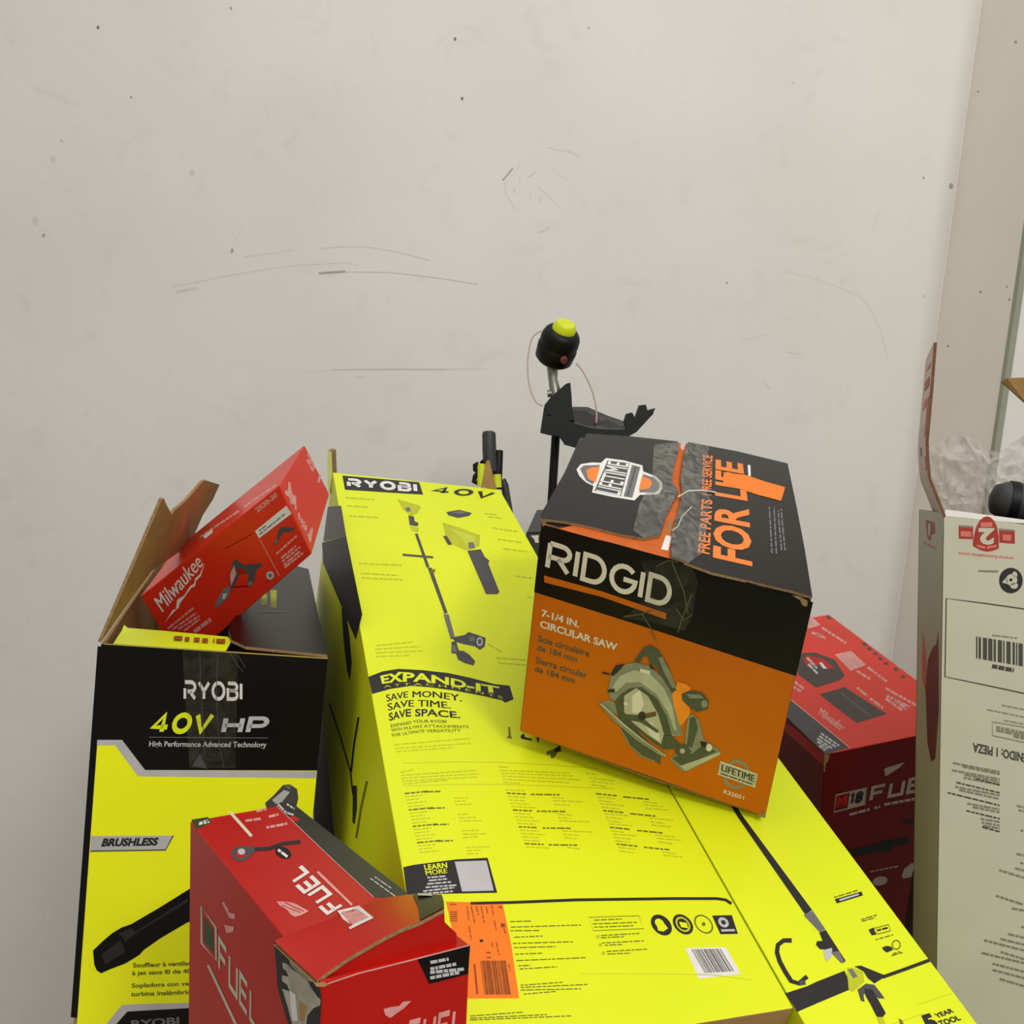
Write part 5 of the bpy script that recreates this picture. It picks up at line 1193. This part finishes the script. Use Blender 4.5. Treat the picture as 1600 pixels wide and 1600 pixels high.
# ================================================================ string trimmer standing head-up behind the boxes
kt = K(700, 460, 4.444)
ZT = 1.95
e = empty('string_trimmer', at(878, 900, ZT) + V((0, 0, -1.1)), 'string trimmer standing head up, with a black guard and a lime cap', 'trimmer')
foot = at(878, 900, ZT) + V((0.0, 0, -1.1)); foot.z = DZ + 0.131
ORG0[e.name] = foot; e.location = foot
top = at(871, 640, ZT)
mb = MB(); mb.tube([foot, top], 0.0095, PLAST, 16); mb.build('shaft', e)
ax = (V((0.20, -0.50, 0.78))).normalized()
hc = at(*kt(768, 345)[0], ZT - 0.03)
mb = MB(); R0 = 0.0425
prof = [(-0.045, 0.018), (-0.043, 0.034), (-0.036, 0.041), (-0.012, R0 * 1.02), (-0.006, R0 * 1.02), (-0.004, R0 * 0.97), (0.001, R0 * 0.97), (0.004, R0), (0.018, R0 * 0.98), (0.027, R0 * 0.90), (0.033, 0.033), (0.034, 0.026)]
mb.tube([hc + ax * a for a, _ in prof], [r_ for _, r_ in prof], PLAST, 32); mb.build('cutting_head', e)
mb = MB(); prof = [(0.033, 0.0255), (0.040, 0.0255), (0.0425, 0.024), (0.048, 0.023), (0.0515, 0.019)]
mb.tube([hc + ax * a for a, _ in prof], [r_ for _, r_ in prof], PLASY, 28); mb.build('bump_cap', e, 'lime bump cap')
side = at(*kt(860, 425)[0], ZT - 0.085)
mb = MB(); d_ = (side - hc); d_ = (d_ - ax * d_.dot(ax)).normalized(); mb.tube([hc + d_ * 0.040 - ax * 0.012, hc + d_ * 0.0478 - ax * 0.012], [0.009, 0.007], mat('eyelet_red', (120, 62, 60), 0.5), 14); mb.build('line_eyelet', e)
mb = MB(); nb = hc - ax * 0.044
mb.tube([nb, at(*kt(728, 590)[0], ZT), at(*kt(740, 650)[0], ZT), top], [0.014, 0.010, 0.0115, 0.010], METAL, 14)
mb.tube([at(*kt(690, 690)[0], ZT), at(*kt(770, 680)[0], ZT)], 0.008, METAL, 10); mb.build('gear_neck', e, 'grey metal neck')
# guard
zf, zb = ZT - 0.06, ZT + 0.07
def gp(L, z): return [at(x, y, z) for x, y in L]
fr_top = gp(kt(668, 775, 690, 840, 780, 850, 880, 895, 1000, 930, 1130, 938, 1260, 938, 1330, 895, 1430, 800), zf)
fr_bot = gp(kt(640, 962, 700, 978, 770, 985, 810, 1045, 900, 1070, 960, 1010, 1250, 990, 1310, 955, 1400, 850), zf)
mb = MB(); mb.strip([fr_top, fr_bot], PLAST); nrm = V((0, 0.005, 0)); mb.strip([[p + nrm for p in fr_bot], [p + nrm for p in fr_top]], PLAST); mb.strip([fr_bot, [p + nrm for p in fr_bot]], PLAST, False)
bk_top = gp(kt(672, 770, 745, 770, 850, 782, 900, 780, 970, 782, 1100, 838, 1235, 885, 1290, 850, 1425, 795), zb)
mb.strip([bk_top, [a + (b - a) * 0.5 + V((0, 0, -0.012)) for a, b in zip(bk_top, fr_top)], fr_top], PLASG); mb.strip([[p + V((0, 0, -0.004)) for p in fr_top], [p + V((0, 0, -0.004)) for p in bk_top]], PLAST)
mb.prism(gp(kt(1225, 880, 1240, 830, 1280, 820, 1300, 860, 1330, 770, 1375, 765, 1385, 805, 1440, 790, 1420, 835, 1310, 955, 1250, 980), zf + 0.012), V((0, 0.02, 0)), PLAST, PLAST, PLAST)
gd = mb.build('guard', e)
mb = MB(); mb.prism(gp(kt(668, 770, 720, 705, 820, 620, 850, 612, 858, 700, 862, 780, 880, 880, 780, 855, 690, 832), zf + 0.01), V((0.002, 0.06, 0)), PLAST, PLAST, PLAST); mb.build('guard_bracket', e)
mb = MB(); mb.prism(gp(kt(1018, 835, 1040, 835, 1042, 905, 1016, 905), zf + 0.05), V((0, 0.001, 0)), mat('dull_red_plastic', (96, 48, 44), 0.5), MATS['dull_red_plastic'], MATS['dull_red_plastic']); mb.build('warning_mark', gd)
mb = MB()
def curve_pts(L, z):
    P_ = [V(p) for p in gp(L, z)]; out = []
    for i in range(len(P_) - 1):
        p0 = P_[max(i - 1, 0)]; p1 = P_[i]; p2 = P_[i + 1]; p3 = P_[min(i + 2, len(P_) - 1)]
        for j in range(6):
            s_ = j / 6; out.append(0.5 * ((2 * p1) + (p2 - p0) * s_ + (2 * p0 - 5 * p1 + 4 * p2 - p3) * s_ ** 2 + (3 * p1 - p0 - 3 * p2 + p3) * s_ ** 3))
    return out + [P_[-1]]
mb.tube(curve_pts(kt(650, 252, 590, 295, 560, 400, 553, 520, 570, 650, 610, 745, 660, 775), ZT - 0.03), 0.0016, LINE, 8)
mb.build('cutting_line', e, 'thin pale nylon line at the left')
mb = MB(); mb.tube(curve_pts(kt(892, 478, 940, 540, 990, 640, 1015, 720, 1030, 800, 1030, 890), ZT - 0.03), 0.0018, LINE, 8)
mb.build('cutting_line', e, 'thin pale nylon line at the right')

# ================================================================ black-handled pole tool behind the far end of the big yellow box
kp = K(720, 660, 7.275); ZP = 1.93
pt = lambda x, y, z=ZP: at(*kp(x, y)[0], z)
foot = pt(420, 900); foot.z = DZ + 0.131
e = empty('pole_tool', foot, 'black handled tool with lime clamps standing behind the long yellow box', 'tool')
mb = MB(); mb.tube([pt(322, 98), pt(322, 108), pt(320, 135), pt(325, 330), pt(330, 430), pt(345, 560)], [0.008, 0.013, 0.0148, 0.0152, 0.0150, 0.013], PLASG, 20); mb.build('grip', e, 'charcoal grip')
mb = MB(); mb.tube([pt(435, 315, ZP + .01), pt(435, 330, ZP + .01), pt(420, 600, ZP + .01), pt(410, 760, ZP + .01)], [0.007, 0.009, 0.010, 0.010], PLAST, 14)
mb.tube([pt(250, 420), pt(300, 470), pt(380, 520)], 0.010, PLAST, 12); mb.build('handle_frame', e)
mb = MB(); mb.tube([pt(235, 470, ZP - .02), pt(235, 720, ZP - .02)], [0.008, 0.0095], PLASY, 12); mb.build('clamp', e, 'lime clamp at the left')
mb = MB(); mb.tube([pt(415, 590, ZP - .02), pt(420, 740, ZP - .02)], [0.008, 0.009], PLASY, 12); mb.build('clamp', e, 'lime clamp at the right')
mb = MB(); mb.tube([pt(205, 470, ZP - .01), pt(160, 490, ZP - .01), pt(165, 540, ZP - .01), pt(195, 570, ZP - .01), pt(165, 610, ZP - .01), pt(150, 670, ZP - .01), pt(200, 690, ZP - .01)], 0.0055, PLAST, 10); mb.build('lever', e)
mb = MB(); mb.tube([pt(470, 650, ZP + .02), pt(500, 720, ZP + .02), pt(540, 960, ZP + .02), pt(560, 1100, ZP + .02)], [0.008, 0.0085, 0.0085, 0.0085], PLASG, 14); mb.build('side_tube', e)
mb = MB(); mb.tube([pt(345, 540), pt(350, 800), foot], [0.012, 0.011, 0.011], PLAST, 14); mb.build('pole', e)
